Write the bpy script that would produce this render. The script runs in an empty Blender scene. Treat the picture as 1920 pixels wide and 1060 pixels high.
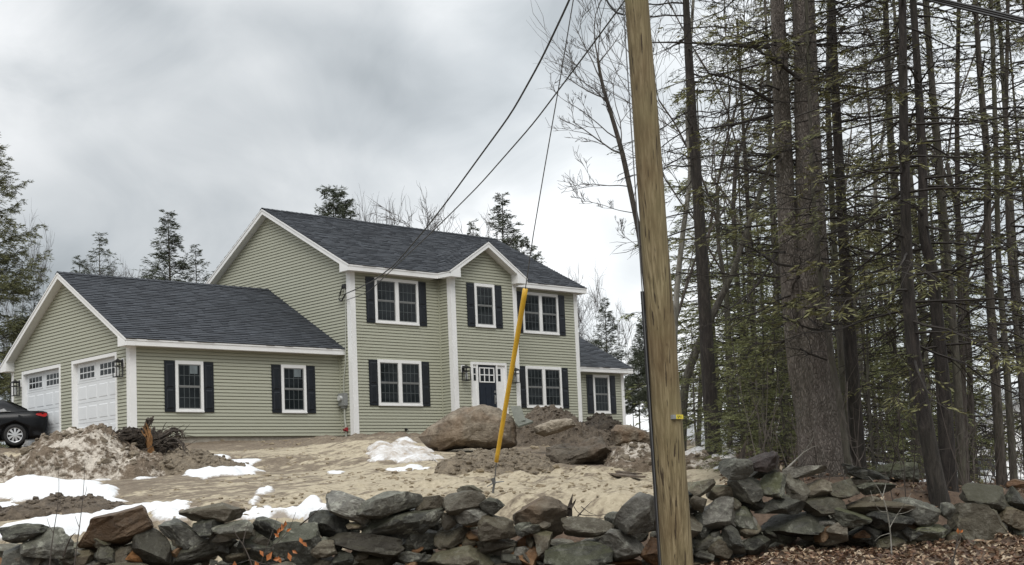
import bpy, bmesh, math, random
import numpy as np
from mathutils import Matrix, Vector

# ------------------------------------------------------------------ camera, world, sun, exposure
SC = bpy.context.scene
COL = SC.collection
F, CX, CY = 2522.0, 960.0, 673.0
YAW, PITCH, ROLL = 0.76, 0.0954, -0.0416
CAM = np.array([-25.474, -34.115, -1.867])


def cam_axes():
    c, s = math.cos(YAW), math.sin(YAW)
    fwd = np.array([s * math.cos(PITCH), c * math.cos(PITCH), math.sin(PITCH)])
    right = np.array([c, -s, 0.0])
    up = np.cross(right, fwd)
    return (right * math.cos(ROLL) + up * math.sin(ROLL), up * math.cos(ROLL) - right * math.sin(ROLL), fwd)


CR, CU, CF = cam_axes()
RH = np.array([math.cos(YAW), -math.sin(YAW), 0.0])    # level "to the right"
FH = np.array([math.sin(YAW), math.cos(YAW), 0.0])     # level "into the scene"

cd = bpy.data.cameras.new('camera')
cam = bpy.data.objects.new('camera', cd)
COL.objects.link(cam)
cam.matrix_world = Matrix(((CR[0], CU[0], -CF[0], CAM[0]), (CR[1], CU[1], -CF[1], CAM[1]),
                           (CR[2], CU[2], -CF[2], CAM[2]), (0, 0, 0, 1)))
cd.sensor_fit = 'HORIZONTAL'
cd.sensor_width = 36.0
cd.lens = 36.0 * F / 1920.0
cd.shift_y = (CY - 530.0) / 1920.0
cd.clip_start = 0.1
cd.clip_end = 3000
SC.camera = cam

SUN_EL, SUN_AZ = math.radians(52), math.radians(222)
CLOUD_GAIN = 1.0
SC.view_settings.view_transform = 'Standard'
SC.view_settings.look = 'None'
SC.view_settings.exposure = 0.36
SC.view_settings.gamma = 1.0
SC.view_settings.use_curve_mapping = False


class NT:
    """small helper around a node tree"""

    def __init__(s, tree):
        s.t = tree
        s.n = tree.nodes
        s.n.clear()

    def new(s, typ, **kw):
        n = s.n.new(typ)
        for k, v in kw.items():
            setattr(n, k, v)
        return n

    def link(s, a, b):
        s.t.links.new(a, b)

    def val(s, sock, v):
        if isinstance(v, bpy.types.NodeSocket):
            s.link(v, sock)
        else:
            sock.default_value = v

    def noise(s, vec, scale, detail=4, rough=0.55, out='Fac', dist=0.0):
        n = s.new('ShaderNodeTexNoise')
        n.inputs['Scale'].default_value = scale
        n.inputs['Detail'].default_value = detail
        n.inputs['Roughness'].default_value = rough
        n.inputs['Distortion'].default_value = dist
        if vec is not None:
            s.link(vec, n.inputs['Vector'])
        return n.outputs[out]

    def ramp(s, fac, pts, interp='LINEAR'):
        n = s.new('ShaderNodeValToRGB')
        cr = n.color_ramp
        cr.interpolation = interp
        while len(cr.elements) < len(pts):
            cr.elements.new(0.5)
        for e, (p, c) in zip(cr.elements, pts):
            e.position = p
            e.color = (c, c, c, 1) if not isinstance(c, (tuple, list)) else (*c[:3], 1)
        s.link(fac, n.inputs[0])
        return n.outputs[0]

    def mix(s, fac, a, b, blend='MIX'):
        n = s.new('ShaderNodeMix', data_type='RGBA', blend_type=blend)
        s.val(n.inputs[0], fac)
        for sock, v in ((n.inputs[6], a), (n.inputs[7], b)):
            if isinstance(v, tuple) and len(v) == 3:
                v = (*v, 1)
            s.val(sock, v)
        return n.outputs[2]

    def math(s, op, a, b=0.0, c=0.0, clamp=False):
        n = s.new('ShaderNodeMath', operation=op, use_clamp=clamp)
        s.val(n.inputs[0], a)
        s.val(n.inputs[1], b)
        s.val(n.inputs[2], c)
        return n.outputs[0]

    def mapping(s, vec, scale=(1, 1, 1), rot=(0, 0, 0), loc=(0, 0, 0)):
        n = s.new('ShaderNodeMapping')
        n.inputs['Scale'].default_value = scale
        n.inputs['Rotation'].default_value = rot
        n.inputs['Location'].default_value = loc
        s.link(vec, n.inputs['Vector'])
        return n.outputs[0]


world = bpy.data.worlds.new('World')
SC.world = world
world.use_nodes = True
w = NT(world.node_tree)
tc = w.new('ShaderNodeTexCoord')
sky = w.new('ShaderNodeTexSky', sky_type='NISHITA')
sky.sun_disc = False
sky.sun_elevation = SUN_EL
sky.sun_rotation = SUN_AZ
sep = w.new('ShaderNodeSeparateXYZ')
w.link(tc.outputs['Generated'], sep.inputs[0])
zc = w.math('MAXIMUM', sep.outputs[2], 0.0)
cl = w.mapping(tc.outputs['Generated'], scale=(1.0, 1.0, 1.5), loc=(2.0, 31.0, 7.0))
n1 = w.noise(cl, 3.2, 3, 0.45, dist=0.5)
n2 = w.noise(cl, 8.0, 6, 0.55, dist=0.6)
nn = w.math('ADD', w.math('MULTIPLY', n1, 0.7), w.math('MULTIPLY', n2, 0.3))
cloud = w.ramp(nn, [(0.37, (3.3, 3.55, 3.7)), (0.46, (4.4, 4.65, 4.8)), (0.55, (5.6, 5.8, 5.9)), (0.66, (7.4, 7.5, 7.55))])
# an overcast sky is about three times brighter overhead than at the horizon
grad = w.math('ADD', w.math('MULTIPLY', w.math('MULTIPLY', zc, zc), 1.5), 0.9)
cloud = w.mix(1.0, cloud, grad, 'MULTIPLY')
# thinner cloud, so a brighter sky, over the wood
dotn = w.new('ShaderNodeVectorMath', operation='DOT_PRODUCT')
w.link(tc.outputs['Generated'], dotn.inputs[0])
dotn.inputs[1].default_value = tuple(0.93 * FH[i] + 0.36 * RH[i] + (0.05 if i == 2 else 0) for i in range(3))
thin = w.ramp(dotn.outputs['Value'], [(0.82, 1.0), (1.0, 1.5)], 'EASE')
cloud = w.mix(1.0, cloud, thin, 'MULTIPLY')
skyc = w.mix(0.93, sky.outputs[0], cloud)
bg = w.new('ShaderNodeBackground')
bg.inputs['Strength'].default_value = 0.1
w.link(skyc, bg.inputs['Color'])
wo = w.new('ShaderNodeOutputWorld')
w.link(bg.outputs[0], wo.inputs[0])

sl = bpy.data.lights.new('sun', 'SUN')
sl.energy = 1.5
sl.angle = math.radians(35)
sl.color = (1.0, 0.97, 0.93)
so = bpy.data.objects.new('sun', sl)
COL.objects.link(so)
sun_dir = Vector((math.sin(SUN_AZ) * math.cos(SUN_EL), math.cos(SUN_AZ) * math.cos(SUN_EL), math.sin(SUN_EL)))
so.rotation_euler = sun_dir.to_track_quat('Z', 'Y').to_euler()


# ------------------------------------------------------------------ numpy noise
def _hash(ix, iy, iz):
    h = (ix.astype(np.int64) * 374761393 + iy.astype(np.int64) * 668265263 + iz.astype(np.int64) * 2147483647) & 0xFFFFFFFF
    h = ((h ^ (h >> 13)) * 1274126177) & 0xFFFFFFFF
    return ((h ^ (h >> 16)) & 0xFFFFFF) / float(0xFFFFFF)


def vnoise(p):
    i = np.floor(p).astype(np.int64)
    f = p - i
    f = f * f * (3 - 2 * f)
    x, y, z = i[..., 0], i[..., 1], i[..., 2]
    fx, fy, fz = f[..., 0], f[..., 1], f[..., 2]
    r = 0
    for dx in (0, 1):
        wx = fx if dx else 1 - fx
        for dy in (0, 1):
            wy = fy if dy else 1 - fy
            for dz in (0, 1):
                wz = fz if dz else 1 - fz
                r = r + _hash(x + dx, y + dy, z + dz) * wx * wy * wz
    return r * 2 - 1


def fbm(p, octv=4, gain=0.5):
    p = np.asarray(p, float)
    a, s, r = 1.0, 1.0, 0
    for k in range(octv):
        r = r + a * vnoise(p * s + k * 17.3)
        a *= gain
        s *= 2.03
    return r


def p3(x, y, z=0.0):
    return np.stack([x, y, np.broadcast_to(z, np.shape(x))], -1)


# ------------------------------------------------------------------ terrain
T_COLS = np.array([-0.46, -0.26, -0.103, 0.0, 0.115, 0.194, 0.274, 0.373])
T_ROWS = [
    (0, [-3.47] * 8), (6, [-3.47] * 8), (9, [-3.35, -3.35, -3.33, -3.3, -3.28, -3.2, -3.18, -3.16]),
    (12.5, [-3.2, -3.15, -3.1, -3.08, -3.05, -2.98, -2.98, -2.96]),
    (16.25, [-2.95, -2.95, -2.93, -2.9, -2.86, -2.70, -2.78, -2.76]),
    (17.0, [-2.12, -2.1, -2.1, -2.12, -2.15, -2.1, -2.2, -2.3]),
    (19, [-1.9, -1.85, -1.85, -1.92, -1.98, -1.9, -2.05, -2.25]),
    (22, [-1.6, -1.58, -1.6, -1.7, -1.8, -1.72, -2.0, -2.3]),
    (28, [-1.1, -1.08, -1.1, -1.28, -1.45, -1.4, -1.85, -2.4]),
    (35, [-0.45, -0.5, -0.55, -0.7, -0.95, -1.0, -1.7, -2.5]),
    (41, [0.04, -0.12, -0.22, -0.25, -0.4, -0.7, -1.6, -2.6]),
    (50, [0.05, -0.05, -0.15, -0.2, -0.25, -0.5, -1.5, -2.8]),
    (70, [0.2, 0.2, 0.1, 0.1, 0.0, -0.3, -1.5, -2.8]),
    (150, [1, 1, 1, 1, 0.5, 0, -1, -2]),
    (900, [1, 1, 1, 1, 0.5, 0, -1, -2]),
]
TV = np.array([r[0] for r in T_ROWS], float)
TZ = np.array([r[1] for r in T_ROWS], float)


def terrain(x, y, micro=True):
    x, y = np.asarray(x, float), np.asarray(y, float)
    dx, dy = x - CAM[0], y - CAM[1]
    u = dx * RH[0] + dy * RH[1]
    v = np.maximum(dx * FH[0] + dy * FH[1], 0.01)
    t = np.clip(u / v, T_COLS[0], T_COLS[-1])
    vv = np.clip(v, 0, TV[-1] - 1e-3)
    ci = np.clip(np.searchsorted(T_COLS, t, 'right') - 1, 0, len(T_COLS) - 2)
    ri = np.clip(np.searchsorted(TV, vv, 'right') - 1, 0, len(TV) - 2)
    a = (t - T_COLS[ci]) / (T_COLS[ci + 1] - T_COLS[ci])
    b = (vv - TV[ri]) / (TV[ri + 1] - TV[ri])
    z = (TZ[ri, ci] * (1 - a) + TZ[ri, ci + 1] * a) * (1 - b) + (TZ[ri + 1, ci] * (1 - a) + TZ[ri + 1, ci + 1] * a) * b
    if micro:
        far = np.clip((v - 8) / 4, 0, 1) * np.clip((70 - v) / 20, 0.15, 1)
        q = p3(u, v)
        big = fbm(q * 0.35, 3) * 0.07
        # tyre ruts run across the slope in the cleared part
        rut = np.sin(v * 2.6 + 2.5 * fbm(q * 0.22 + 5, 2) + u * 0.25) * 0.11 * np.clip((v - 17) / 3, 0, 1) * np.clip((41 - v) / 3, 0, 1)
        rut = rut * np.clip(0.5 + 1.4 * fbm(q * 0.3 + 31, 2), 0, 1.3)
        lump = np.abs(fbm(q * 1.6 + 9, 4)) * 0.12
        fine = fbm(q * 4.5 + 3, 3) * 0.045
        ruined = np.clip(0.5 + 1.6 * fbm(q * 0.28 + 77, 3), 0.12, 1)
        z = z + far * (big + rut + (lump + fine) * ruined)
    return z


def world_uv(u, v):
    return CAM[0] + u * RH[0] + v * FH[0], CAM[1] + u * RH[1] + v * FH[1]


def ray(px, py):
    return CF + (px - CX) / F * CR + (CY - py) / F * CU


def at(px, py, depth):
    """point at that distance in front of the camera position"""
    return CAM + ray(px, py) * depth


def gp(px, py, v0=10.0, v1=120.0):
    """where the line of sight meets the ground"""
    d = ray(px, py)
    ts = np.arange(v0, v1, 0.1)
    P = CAM + ts[:, None] * d
    g = P[:, 2] - terrain(P[:, 0], P[:, 1], False)
    k = np.nonzero(g < 0)[0]
    return P[k[0]] if len(k) else P[-1]


def depth_of(p):
    return float((np.asarray(p) - CAM) @ CF)


def ground_at(px, v):
    """ground point below image column px at depth v (level distance)"""
    d = ray(px, 900)
    d2 = d / (d @ FH)
    P = CAM + d2 * v
    return np.array([P[0], P[1], float(terrain(P[0], P[1], False))])


# ------------------------------------------------------------------ mesh builder and object helpers
class MB:
    def __init__(s):
        s.v, s.f, s.n = [], {}, 0

    def add(s, verts, faces, mat=0):
        verts = np.asarray(verts, float).reshape(-1, 3)
        if isinstance(faces, np.ndarray):
            s.f.setdefault((faces.shape[1], mat), []).append(faces + s.n)
        else:
            by = {}
            for f in faces:
                by.setdefault(len(f), []).append(f)
            for k, fs in by.items():
                s.f.setdefault((k, mat), []).append(np.array(fs, np.int64) + s.n)
        s.v.append(verts)
        s.n += len(verts)

    def box(s, lo, hi, mat=0):
        (x0, y0, z0), (x1, y1, z1) = lo, hi
        s.add([(x0, y0, z0), (x1, y0, z0), (x1, y1, z0), (x0, y1, z0), (x0, y0, z1), (x1, y0, z1), (x1, y1, z1), (x0, y1, z1)],
              [(0, 3, 2, 1), (4, 5, 6, 7), (0, 1, 5, 4), (1, 2, 6, 5), (2, 3, 7, 6), (3, 0, 4, 7)], mat)

    def prism(s, poly, vec, mat=0):
        """polygon extruded along vec"""
        poly = np.asarray(poly, float)
        n = len(poly)
        s.add(np.vstack([poly, poly + np.asarray(vec, float)]),
              [tuple(range(n))[::-1], tuple(range(n, 2 * n))] + [(i, (i + 1) % n, n + (i + 1) % n, n + i) for i in range(n)], mat)

    def tube(s, path, rad, sides=6, mat=0, caps=False):
        path = np.asarray(path, float)
        n = len(path)
        rad = np.broadcast_to(np.asarray(rad, float), (n,))
        t = np.gradient(path, axis=0)
        t /= np.linalg.norm(t, axis=1, keepdims=True) + 1e-9
        ref = np.array([0, 0, 1.0]) if abs(t[0, 2]) < 0.8 else np.array([1.0, 0, 0])
        a = np.cross(t, ref)
        a /= np.linalg.norm(a, axis=1, keepdims=True) + 1e-9
        b = np.cross(t, a)
        an = np.linspace(0, 2 * np.pi, sides, endpoint=False)
        ring = path[:, None] + rad[:, None, None] * (np.cos(an)[None, :, None] * a[:, None] + np.sin(an)[None, :, None] * b[:, None])
        i = np.arange(n - 1)[:, None] * sides
        j = np.arange(sides)[None]
        k = (j + 1) % sides
        q = np.stack([i + j, i + k, i + sides + k, i + sides + j], -1).reshape(-1, 4)
        s.add(ring.reshape(-1, 3), q, mat)
        if caps:
            s.f.setdefault((sides, mat), []).append(np.array([range(sides)][0:1])[:, ::-1] + s.n - n * sides)
            s.f.setdefault((sides, mat), []).append(np.array([range(sides)]) + s.n - sides)

    def mesh(s, name, mats=(), smooth=False, origin=None):
        me = bpy.data.meshes.new(name)
        V = np.vstack(s.v) if s.v else np.zeros((0, 3))
        if origin is not None:
            V = V - np.asarray(origin)
        me.vertices.add(len(V))
        me.vertices.foreach_set('co', V.ravel())
        loops, start, mi, tot = [], [], [], 0
        for (k, m), lst in s.f.items():
            A = np.vstack(lst)
            loops.append(A.ravel())
            start.append(tot + np.arange(len(A)) * k)
            mi.append(np.full(len(A), m))
            tot += A.size
        if loops:
            L = np.concatenate(loops)
            S = np.concatenate(start)
            me.loops.add(len(L))
            me.loops.foreach_set('vertex_index', L.astype(np.int32))
            me.polygons.add(len(S))
            me.polygons.foreach_set('loop_start', S.astype(np.int32))
            me.polygons.foreach_set('material_index', np.concatenate(mi).astype(np.int32))
            me.polygons.foreach_set('use_smooth', np.full(len(S), bool(smooth)))
        me.update(calc_edges=True)
        me.validate()
        for m in mats:
            me.materials.append(m)
        return me

    def build(s, name, mat, parent=None, smooth=False, origin=None, kind=None, label=None):
        mats = mat if isinstance(mat, (list, tuple)) else [mat]
        if origin is None and parent is not None:
            origin = tuple(world_origin(parent))
        o = bpy.data.objects.new(name, s.mesh(name, mats, smooth, origin))
        COL.objects.link(o)
        if parent is not None:
            o.parent = parent
        elif origin is not None:
            o.location = origin
        if kind:
            o['kind'] = kind
        if label:
            o['label'] = label
        return o


def world_origin(o):
    p = Vector((0, 0, 0))
    while o is not None:
        p += o.location
        o = o.parent
    return p


def tag(o, label, cat, group=None):
    o['label'] = label
    o['category'] = cat
    if group:
        o['group'] = group
    return o


def thing(name, label, cat, loc=(0, 0, 0), group=None):
    o = bpy.data.objects.new(name, None)
    o.empty_display_size = 0.2
    COL.objects.link(o)
    o.location = tuple(float(c) for c in loc)
    return tag(o, label, cat, group)


def one_box(name, lo, hi, mat, parent, **k):
    m = MB()
    m.box(lo, hi)
    return m.build(name, mat, parent, **k)


# ------------------------------------------------------------------ materials
def mat_new(name):
    m = bpy.data.materials.new(name)
    m.use_nodes = True
    t = NT(m.node_tree)
    b = t.new('ShaderNodeBsdfPrincipled')
    o = t.new('ShaderNodeOutputMaterial')
    t.link(b.outputs[0], o.inputs[0])
    return m, t, b


def bump(t, b, h, strength=0.5, dist=0.02):
    n = t.new('ShaderNodeBump')
    n.inputs['Strength'].default_value = strength
    n.inputs['Distance'].default_value = dist
    t.link(h, n.inputs['Height'])
    t.link(n.outputs[0], b.inputs['Normal'])


def obj_coords(t):
    return t.new('ShaderNodeTexCoord').outputs['Object']


def geo_pos(t):
    return t.new('ShaderNodeNewGeometry').outputs['Position']


def simple(name, c, rough=0.6, var=0.12, scale=6.0, metal=0.0, spec=0.5, bmp=0.0, bscale=40, world_pos=True):
    m, t, b = mat_new(name)
    v = geo_pos(t) if world_pos else obj_coords(t)
    n = t.noise(v, scale, 5, 0.6)
    lo = tuple(x * (1 - var) for x in c)
    hi = tuple(min(1, x * (1 + var)) for x in c)
    t.link(t.ramp(n, [(0.3, lo), (0.7, hi)]), b.inputs['Base Color'])
    b.inputs['Roughness'].default_value = rough
    b.inputs['Metallic'].default_value = metal
    b.inputs['Specular IOR Level'].default_value = spec
    if bmp:
        bump(t, b, t.noise(v, bscale, 4), bmp, 0.01)
    return m


def rnd_obj(t):
    return t.new('ShaderNodeObjectInfo').outputs['Random']


def stone_mat(name, lo, mid, hi, lichen=0.3, moss=0.0, rust=0.0, wet=0.55, strata=0.25):
    m, t, b = mat_new(name)
    v = obj_coords(t)
    r = rnd_obj(t)
    add = t.new('ShaderNodeVectorMath', operation='ADD')
    t.link(v, add.inputs[0])
    cx = t.new('ShaderNodeCombineXYZ')
    t.link(t.math('MULTIPLY', r, 37.0), cx.inputs[0])
    t.link(cx.outputs[0], add.inputs[1])
    v = add.outputs[0]
    n = t.noise(v, 3.2, 9, 0.68, dist=0.4)
    n = t.math('ADD', t.math('MULTIPLY', n, 0.6), t.math('MULTIPLY', t.noise(v, 14, 6, 0.7), 0.4))
    c = t.ramp(n, [(0.34, lo), (0.5, mid), (0.67, hi)])
    if rust:
        c = t.mix(t.math('MULTIPLY', t.ramp(t.noise(v, 2.0, 5, 0.6), [(0.45, 0.0), (0.62, 1.0)]), rust), c, (0.26, 0.115, 0.035))
    if lichen:
        l = t.ramp(t.noise(v, 8.0, 6, 0.7), [(0.54, 0.0), (0.62, 1.0)])
        c = t.mix(t.math('MULTIPLY', l, lichen), c, (0.36, 0.36, 0.30))
    if moss:
        geo = t.new('ShaderNodeNewGeometry')
        sp = t.new('ShaderNodeSeparateXYZ')
        t.link(geo.outputs['Normal'], sp.inputs[0])
        up = t.ramp(t.math('ADD', sp.outputs[2], t.math('MULTIPLY', t.noise(v, 4, 5), 0.9)), [(0.6, 0.0), (1.0, 1.0)])
        c = t.mix(t.math('MULTIPLY', up, moss), c, (0.075, 0.08, 0.018))
    r2 = t.math('FRACT', t.math('MULTIPLY', r, 7.31))
    c = t.mix(t.math('MULTIPLY', t.ramp(r2, [(0.55, 0.0), (0.8, 1.0)]), 0.45), c, (0.14, 0.105, 0.062))
    val = t.math('ADD', t.math('MULTIPLY', r, 0.85), 0.46)
    c = t.mix(1.0, c, val, 'MULTIPLY')
    t.link(c, b.inputs['Base Color'])
    b.inputs['Roughness'].default_value = wet
    h = t.math('ADD', t.math('MULTIPLY', t.noise(v, 6, 9, 0.72), 1.2), t.math('MULTIPLY', t.noise(t.mapping(v, (3, 3, 12)), 2.0, 5), strata))
    bump(t, b, h, 0.9, 0.05)
    return m


M = {}
M['stone_grey'] = stone_mat('stone_grey', (0.028, 0.027, 0.023), (0.095, 0.092, 0.075), (0.21, 0.205, 0.175), 0.6, 0.15)
M['stone_dark'] = stone_mat('stone_dark', (0.014, 0.014, 0.012), (0.048, 0.047, 0.038), (0.125, 0.122, 0.10), 0.4, 0.2)
M['stone_pale'] = stone_mat('stone_pale', (0.05, 0.047, 0.04), (0.16, 0.152, 0.128), (0.31, 0.295, 0.255), 0.6)
M['stone_tan'] = stone_mat('stone_tan', (0.035, 0.03, 0.021), (0.125, 0.107, 0.075), (0.26, 0.225, 0.165), 0.4, 0.35)
M['stone_rust'] = stone_mat('stone_rust', (0.045, 0.022, 0.010), (0.17, 0.085, 0.034), (0.33, 0.215, 0.12), 0.15, 0, 0.8)
M['stone_red'] = stone_mat('stone_red', (0.03, 0.02, 0.017), (0.075, 0.05, 0.042), (0.13, 0.095, 0.08), 0.1)
M['stone_moss'] = stone_mat('stone_moss', (0.03, 0.03, 0.022), (0.085, 0.085, 0.062), (0.2, 0.2, 0.165), 0.6, 0.5)
M['boulder'] = stone_mat('boulder', (0.075, 0.06, 0.045), (0.21, 0.172, 0.127), (0.40, 0.34, 0.26), 0.1, 0, 0.2, 0.85)
M['boulder_brown'] = stone_mat('boulder_brown', (0.055, 0.044, 0.033), (0.15, 0.122, 0.09), (0.30, 0.255, 0.19), 0.05, 0, 0.25, 0.8)


M['boulder_pale'] = stone_mat('boulder_pale', (0.12, 0.10, 0.08), (0.30, 0.26, 0.205), (0.48, 0.43, 0.36), 0.1, 0, 0.1, 0.85)


def soil_mat():
    m, t, b = mat_new('soil')
    v = geo_pos(t)
    att = t.new('ShaderNodeVertexColor')
    att.layer_name = 'zone'
    sp = t.new('ShaderNodeSeparateColor')
    t.link(att.outputs[0], sp.inputs[0])
    n1 = t.noise(v, 0.55, 6, 0.6, dist=0.4)
    n2 = t.noise(v, 3.5, 7, 0.65)
    n3 = t.noise(t.mapping(v, (1, 1, 1), (0, 0, -YAW)), 14, 6, 0.7)
    st = t.noise(t.mapping(v, (0.5, 2.6, 1), (0, 0, YAW)), 2.2, 6, 0.65, dist=0.3)
    sand = t.mix(t.ramp(n3, [(0.3, 0.0), (0.7, 1.0)]), (0.30, 0.25, 0.17), (0.50, 0.43, 0.31))
    mud = t.mix(t.ramp(n3, [(0.3, 0.0), (0.7, 1.0)]), (0.065, 0.047, 0.031), (0.19, 0.143, 0.097))
    k = t.math('ADD', t.math('MULTIPLY', n1, 0.2), t.math('ADD', t.math('MULTIPLY', n2, 0.4), t.math('MULTIPLY', st, 0.42)))
    k = t.math('ADD', k, t.math('MULTIPLY', sp.outputs[1], 0.42))
    mudf = t.ramp(k, [(0.525, 0.0), (0.585, 0.8), (0.72, 1.0)])
    c = t.mix(mudf, sand, mud)
    sk = t.noise(t.mapping(v, (1, 3.5, 1), (0, 0, YAW)), 4.5, 5, 0.7, dist=0.8)
    c = t.mix(t.ramp(sk, [(0.58, 0.0), (0.64, 0.75)]), c, (0.11, 0.08, 0.05))
    duff = t.mix(t.ramp(n3, [(0.3, 0.0), (0.72, 1.0)]), (0.045, 0.028, 0.018), (0.15, 0.10, 0.065))
    lf = t.ramp(t.math('ADD', sp.outputs[0], t.math('MULTIPLY', t.math('SUBTRACT', n2, 0.5), 0.8)), [(0.42, 0.0), (0.58, 1.0)])
    c = t.mix(lf, c, duff)
    asph = t.mix(n3, (0.04, 0.04, 0.042), (0.07, 0.07, 0.07))
    c = t.mix(sp.outputs[2], c, asph)
    t.link(c, b.inputs['Base Color'])
    b.inputs['Roughness'].default_value = 0.85
    bump(t, b, t.math('ADD', n2, t.math('MULTIPLY', n3, 0.5)), 0.6, 0.06)
    return m


M['soil'] = soil_mat()


def dirt_mat(name, lo, hi, snow=0.0):
    m, t, b = mat_new(name)
    v = geo_pos(t)
    n1 = t.noise(v, 1.4, 6, 0.65, dist=0.5)
    n2 = t.noise(v, 9, 7, 0.7)
    c = t.mix(t.ramp(n2, [(0.3, 0.0), (0.7, 1.0)]), lo, hi)
    if snow:
        s = t.math('ADD', t.math('MULTIPLY', n1, 0.6), t.math('MULTIPLY', n2, 0.4))
        c = t.mix(t.ramp(s, [(0.56 - snow * 0.12, 0.0), (0.64 - snow * 0.12, 1.0)]), c, (0.62, 0.56, 0.48))
    t.link(c, b.inputs['Base Color'])
    b.inputs['Roughness'].default_value = 0.9
    bump(t, b, t.math('ADD', n2, t.noise(v, 26, 5)), 0.9, 0.06)
    return m


M['dirt'] = dirt_mat('dirt', (0.10, 0.08, 0.057), (0.30, 0.245, 0.175))
M['dirt_dark'] = dirt_mat('dirt_dark', (0.03, 0.024, 0.018), (0.10, 0.078, 0.056))
M['dirt_brown'] = dirt_mat('dirt_brown', (0.06, 0.046, 0.034), (0.19, 0.15, 0.108))
M['dirt_snow'] = dirt_mat('dirt_snow', (0.10, 0.075, 0.05), (0.25, 0.19, 0.135), 0.55)


def snow_mat(name, dirty):
    m, t, b = mat_new(name)
    v = geo_pos(t)
    n = t.noise(v, 2.0, 7, 0.65, dist=0.3)
    n2 = t.noise(v, 14, 5, 0.7)
    c = t.mix(t.ramp(t.math('ADD', t.math('MULTIPLY', n, 0.65), t.math('MULTIPLY', n2, 0.35)), [(0.6 - 0.2 * dirty, 0.0), (0.78 - 0.15 * dirty, 1.0)]),
              (0.74, 0.75, 0.76), (0.33, 0.26, 0.185))
    att = t.new('ShaderNodeVertexColor')
    att.layer_name = 'melt'
    e = t.math('ADD', att.outputs[0], t.math('MULTIPLY', t.math('SUBTRACT', n2, 0.5), 0.9))
    c = t.mix(t.ramp(e, [(0.45, 0.0), (0.8, 0.85)]), c, (0.24, 0.185, 0.125))
    grit = t.ramp(t.noise(v, 38, 3, 0.6), [(0.64, 0.0), (0.72, 0.55)])
    c = t.mix(grit, c, (0.30, 0.24, 0.17))
    t.link(c, b.inputs['Base Color'])
    b.inputs['Roughness'].default_value = 0.7
    b.inputs['Subsurface Weight'].default_value = 0.0
    bump(t, b, t.math('ADD', n, t.math('MULTIPLY', n2, 0.4)), 0.5, 0.08)
    return m


M['snow'] = snow_mat('snow', 0.05)
M['snow_dirty'] = snow_mat('snow_dirty', 1.0)


def siding_mat():
    m, t, b = mat_new('sage_siding')
    v = geo_pos(t)
    r = rnd_obj(t)
    c = t.mix(t.math('MULTIPLY', r, 0.35), (0.392, 0.396, 0.312), (0.436, 0.44, 0.35))
    g = t.noise(t.mapping(v, (4, 4, 30)), 3.0, 4, 0.6)
    c = t.mix(t.ramp(g, [(0.35, 0.0), (0.75, 0.18)]), c, (0.36, 0.355, 0.27))
    big = t.noise(v, 0.7, 4, 0.6)
    c = t.mix(t.ramp(big, [(0.4, 0.0), (0.75, 0.22)]), c, (0.38, 0.375, 0.29))
    t.link(c, b.inputs['Base Color'])
    b.inputs['Roughness'].default_value = 0.55
    bump(t, b, g, 0.1, 0.004)
    return m


M['siding'] = siding_mat()
M['white'] = simple('white_trim', (0.83, 0.83, 0.82), 0.8, 0.03, 2.0, spec=0.15)
M['soffit'] = simple('white_soffit', (0.76, 0.76, 0.75), 0.8, 0.05, 2.0, spec=0.15)
M['door_white'] = simple('white_door_steel', (0.74, 0.76, 0.775), 0.75, 0.03, 1.5, spec=0.15)
M['shutter'] = simple('navy_shutter', (0.007, 0.010, 0.015), 0.45, 0.25, 5)
M['door_navy'] = simple('navy_door', (0.008, 0.013, 0.024), 0.35, 0.2, 5)
M['grille'] = simple('grille_grey', (0.085, 0.098, 0.10), 0.5, 0.1)
M['sash'] = simple('sash_grey', (0.22, 0.225, 0.22), 0.5, 0.08)
M['concrete'] = simple('concrete', (0.33, 0.30, 0.25), 0.85, 0.25, 8, bmp=0.4)
M['black_metal'] = simple('black_metal', (0.015, 0.015, 0.016), 0.4, 0.2, spec=0.5)
M['grey_metal'] = simple('grey_metal', (0.30, 0.31, 0.31), 0.45, 0.12, metal=0.3)
M['steel'] = simple('steel', (0.42, 0.42, 0.40), 0.35, 0.1, metal=0.9)
M['pvc'] = simple('grey_pvc', (0.42, 0.43, 0.38), 0.5, 0.06)
M['red'] = simple('red_tag', (0.26, 0.025, 0.03), 0.6, 0.2)
M['yellow'] = simple('yellow_plastic', (0.72, 0.42, 0.035), 0.45, 0.1, 4)
M['cable'] = simple('black_cable', (0.02, 0.02, 0.021), 0.5, 0.2)
M['galv'] = simple('galvanised_wire', (0.16, 0.165, 0.17), 0.4, 0.1, metal=0.5)
M['glass_lamp'] = simple('lamp_glass', (0.55, 0.56, 0.55), 0.1, 0.05)
M['tag_yellow'] = simple('tag_yellow', (0.75, 0.62, 0.06), 0.4, 0.05)
M['tag_black'] = simple('tag_black', (0.01, 0.01, 0.01), 0.5, 0.05)


def glass_mat():
    m, t, b = mat_new('dark_window_glass')
    v = geo_pos(t)
    n = t.noise(v, 1.6, 4, 0.6)
    t.link(t.ramp(n, [(0.3, (0.004, 0.006, 0.007)), (0.7, (0.016, 0.021, 0.024))]), b.inputs['Base Color'])
    b.inputs['Roughness'].default_value = 0.06
    b.inputs['IOR'].default_value = 1.5
    b.inputs['Specular IOR Level'].default_value = 0.3
    return m


M['glass'] = glass_mat()
M['car_glass'] = simple('car_glass', (0.02, 0.026, 0.028), 0.05, 0.1)


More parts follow.
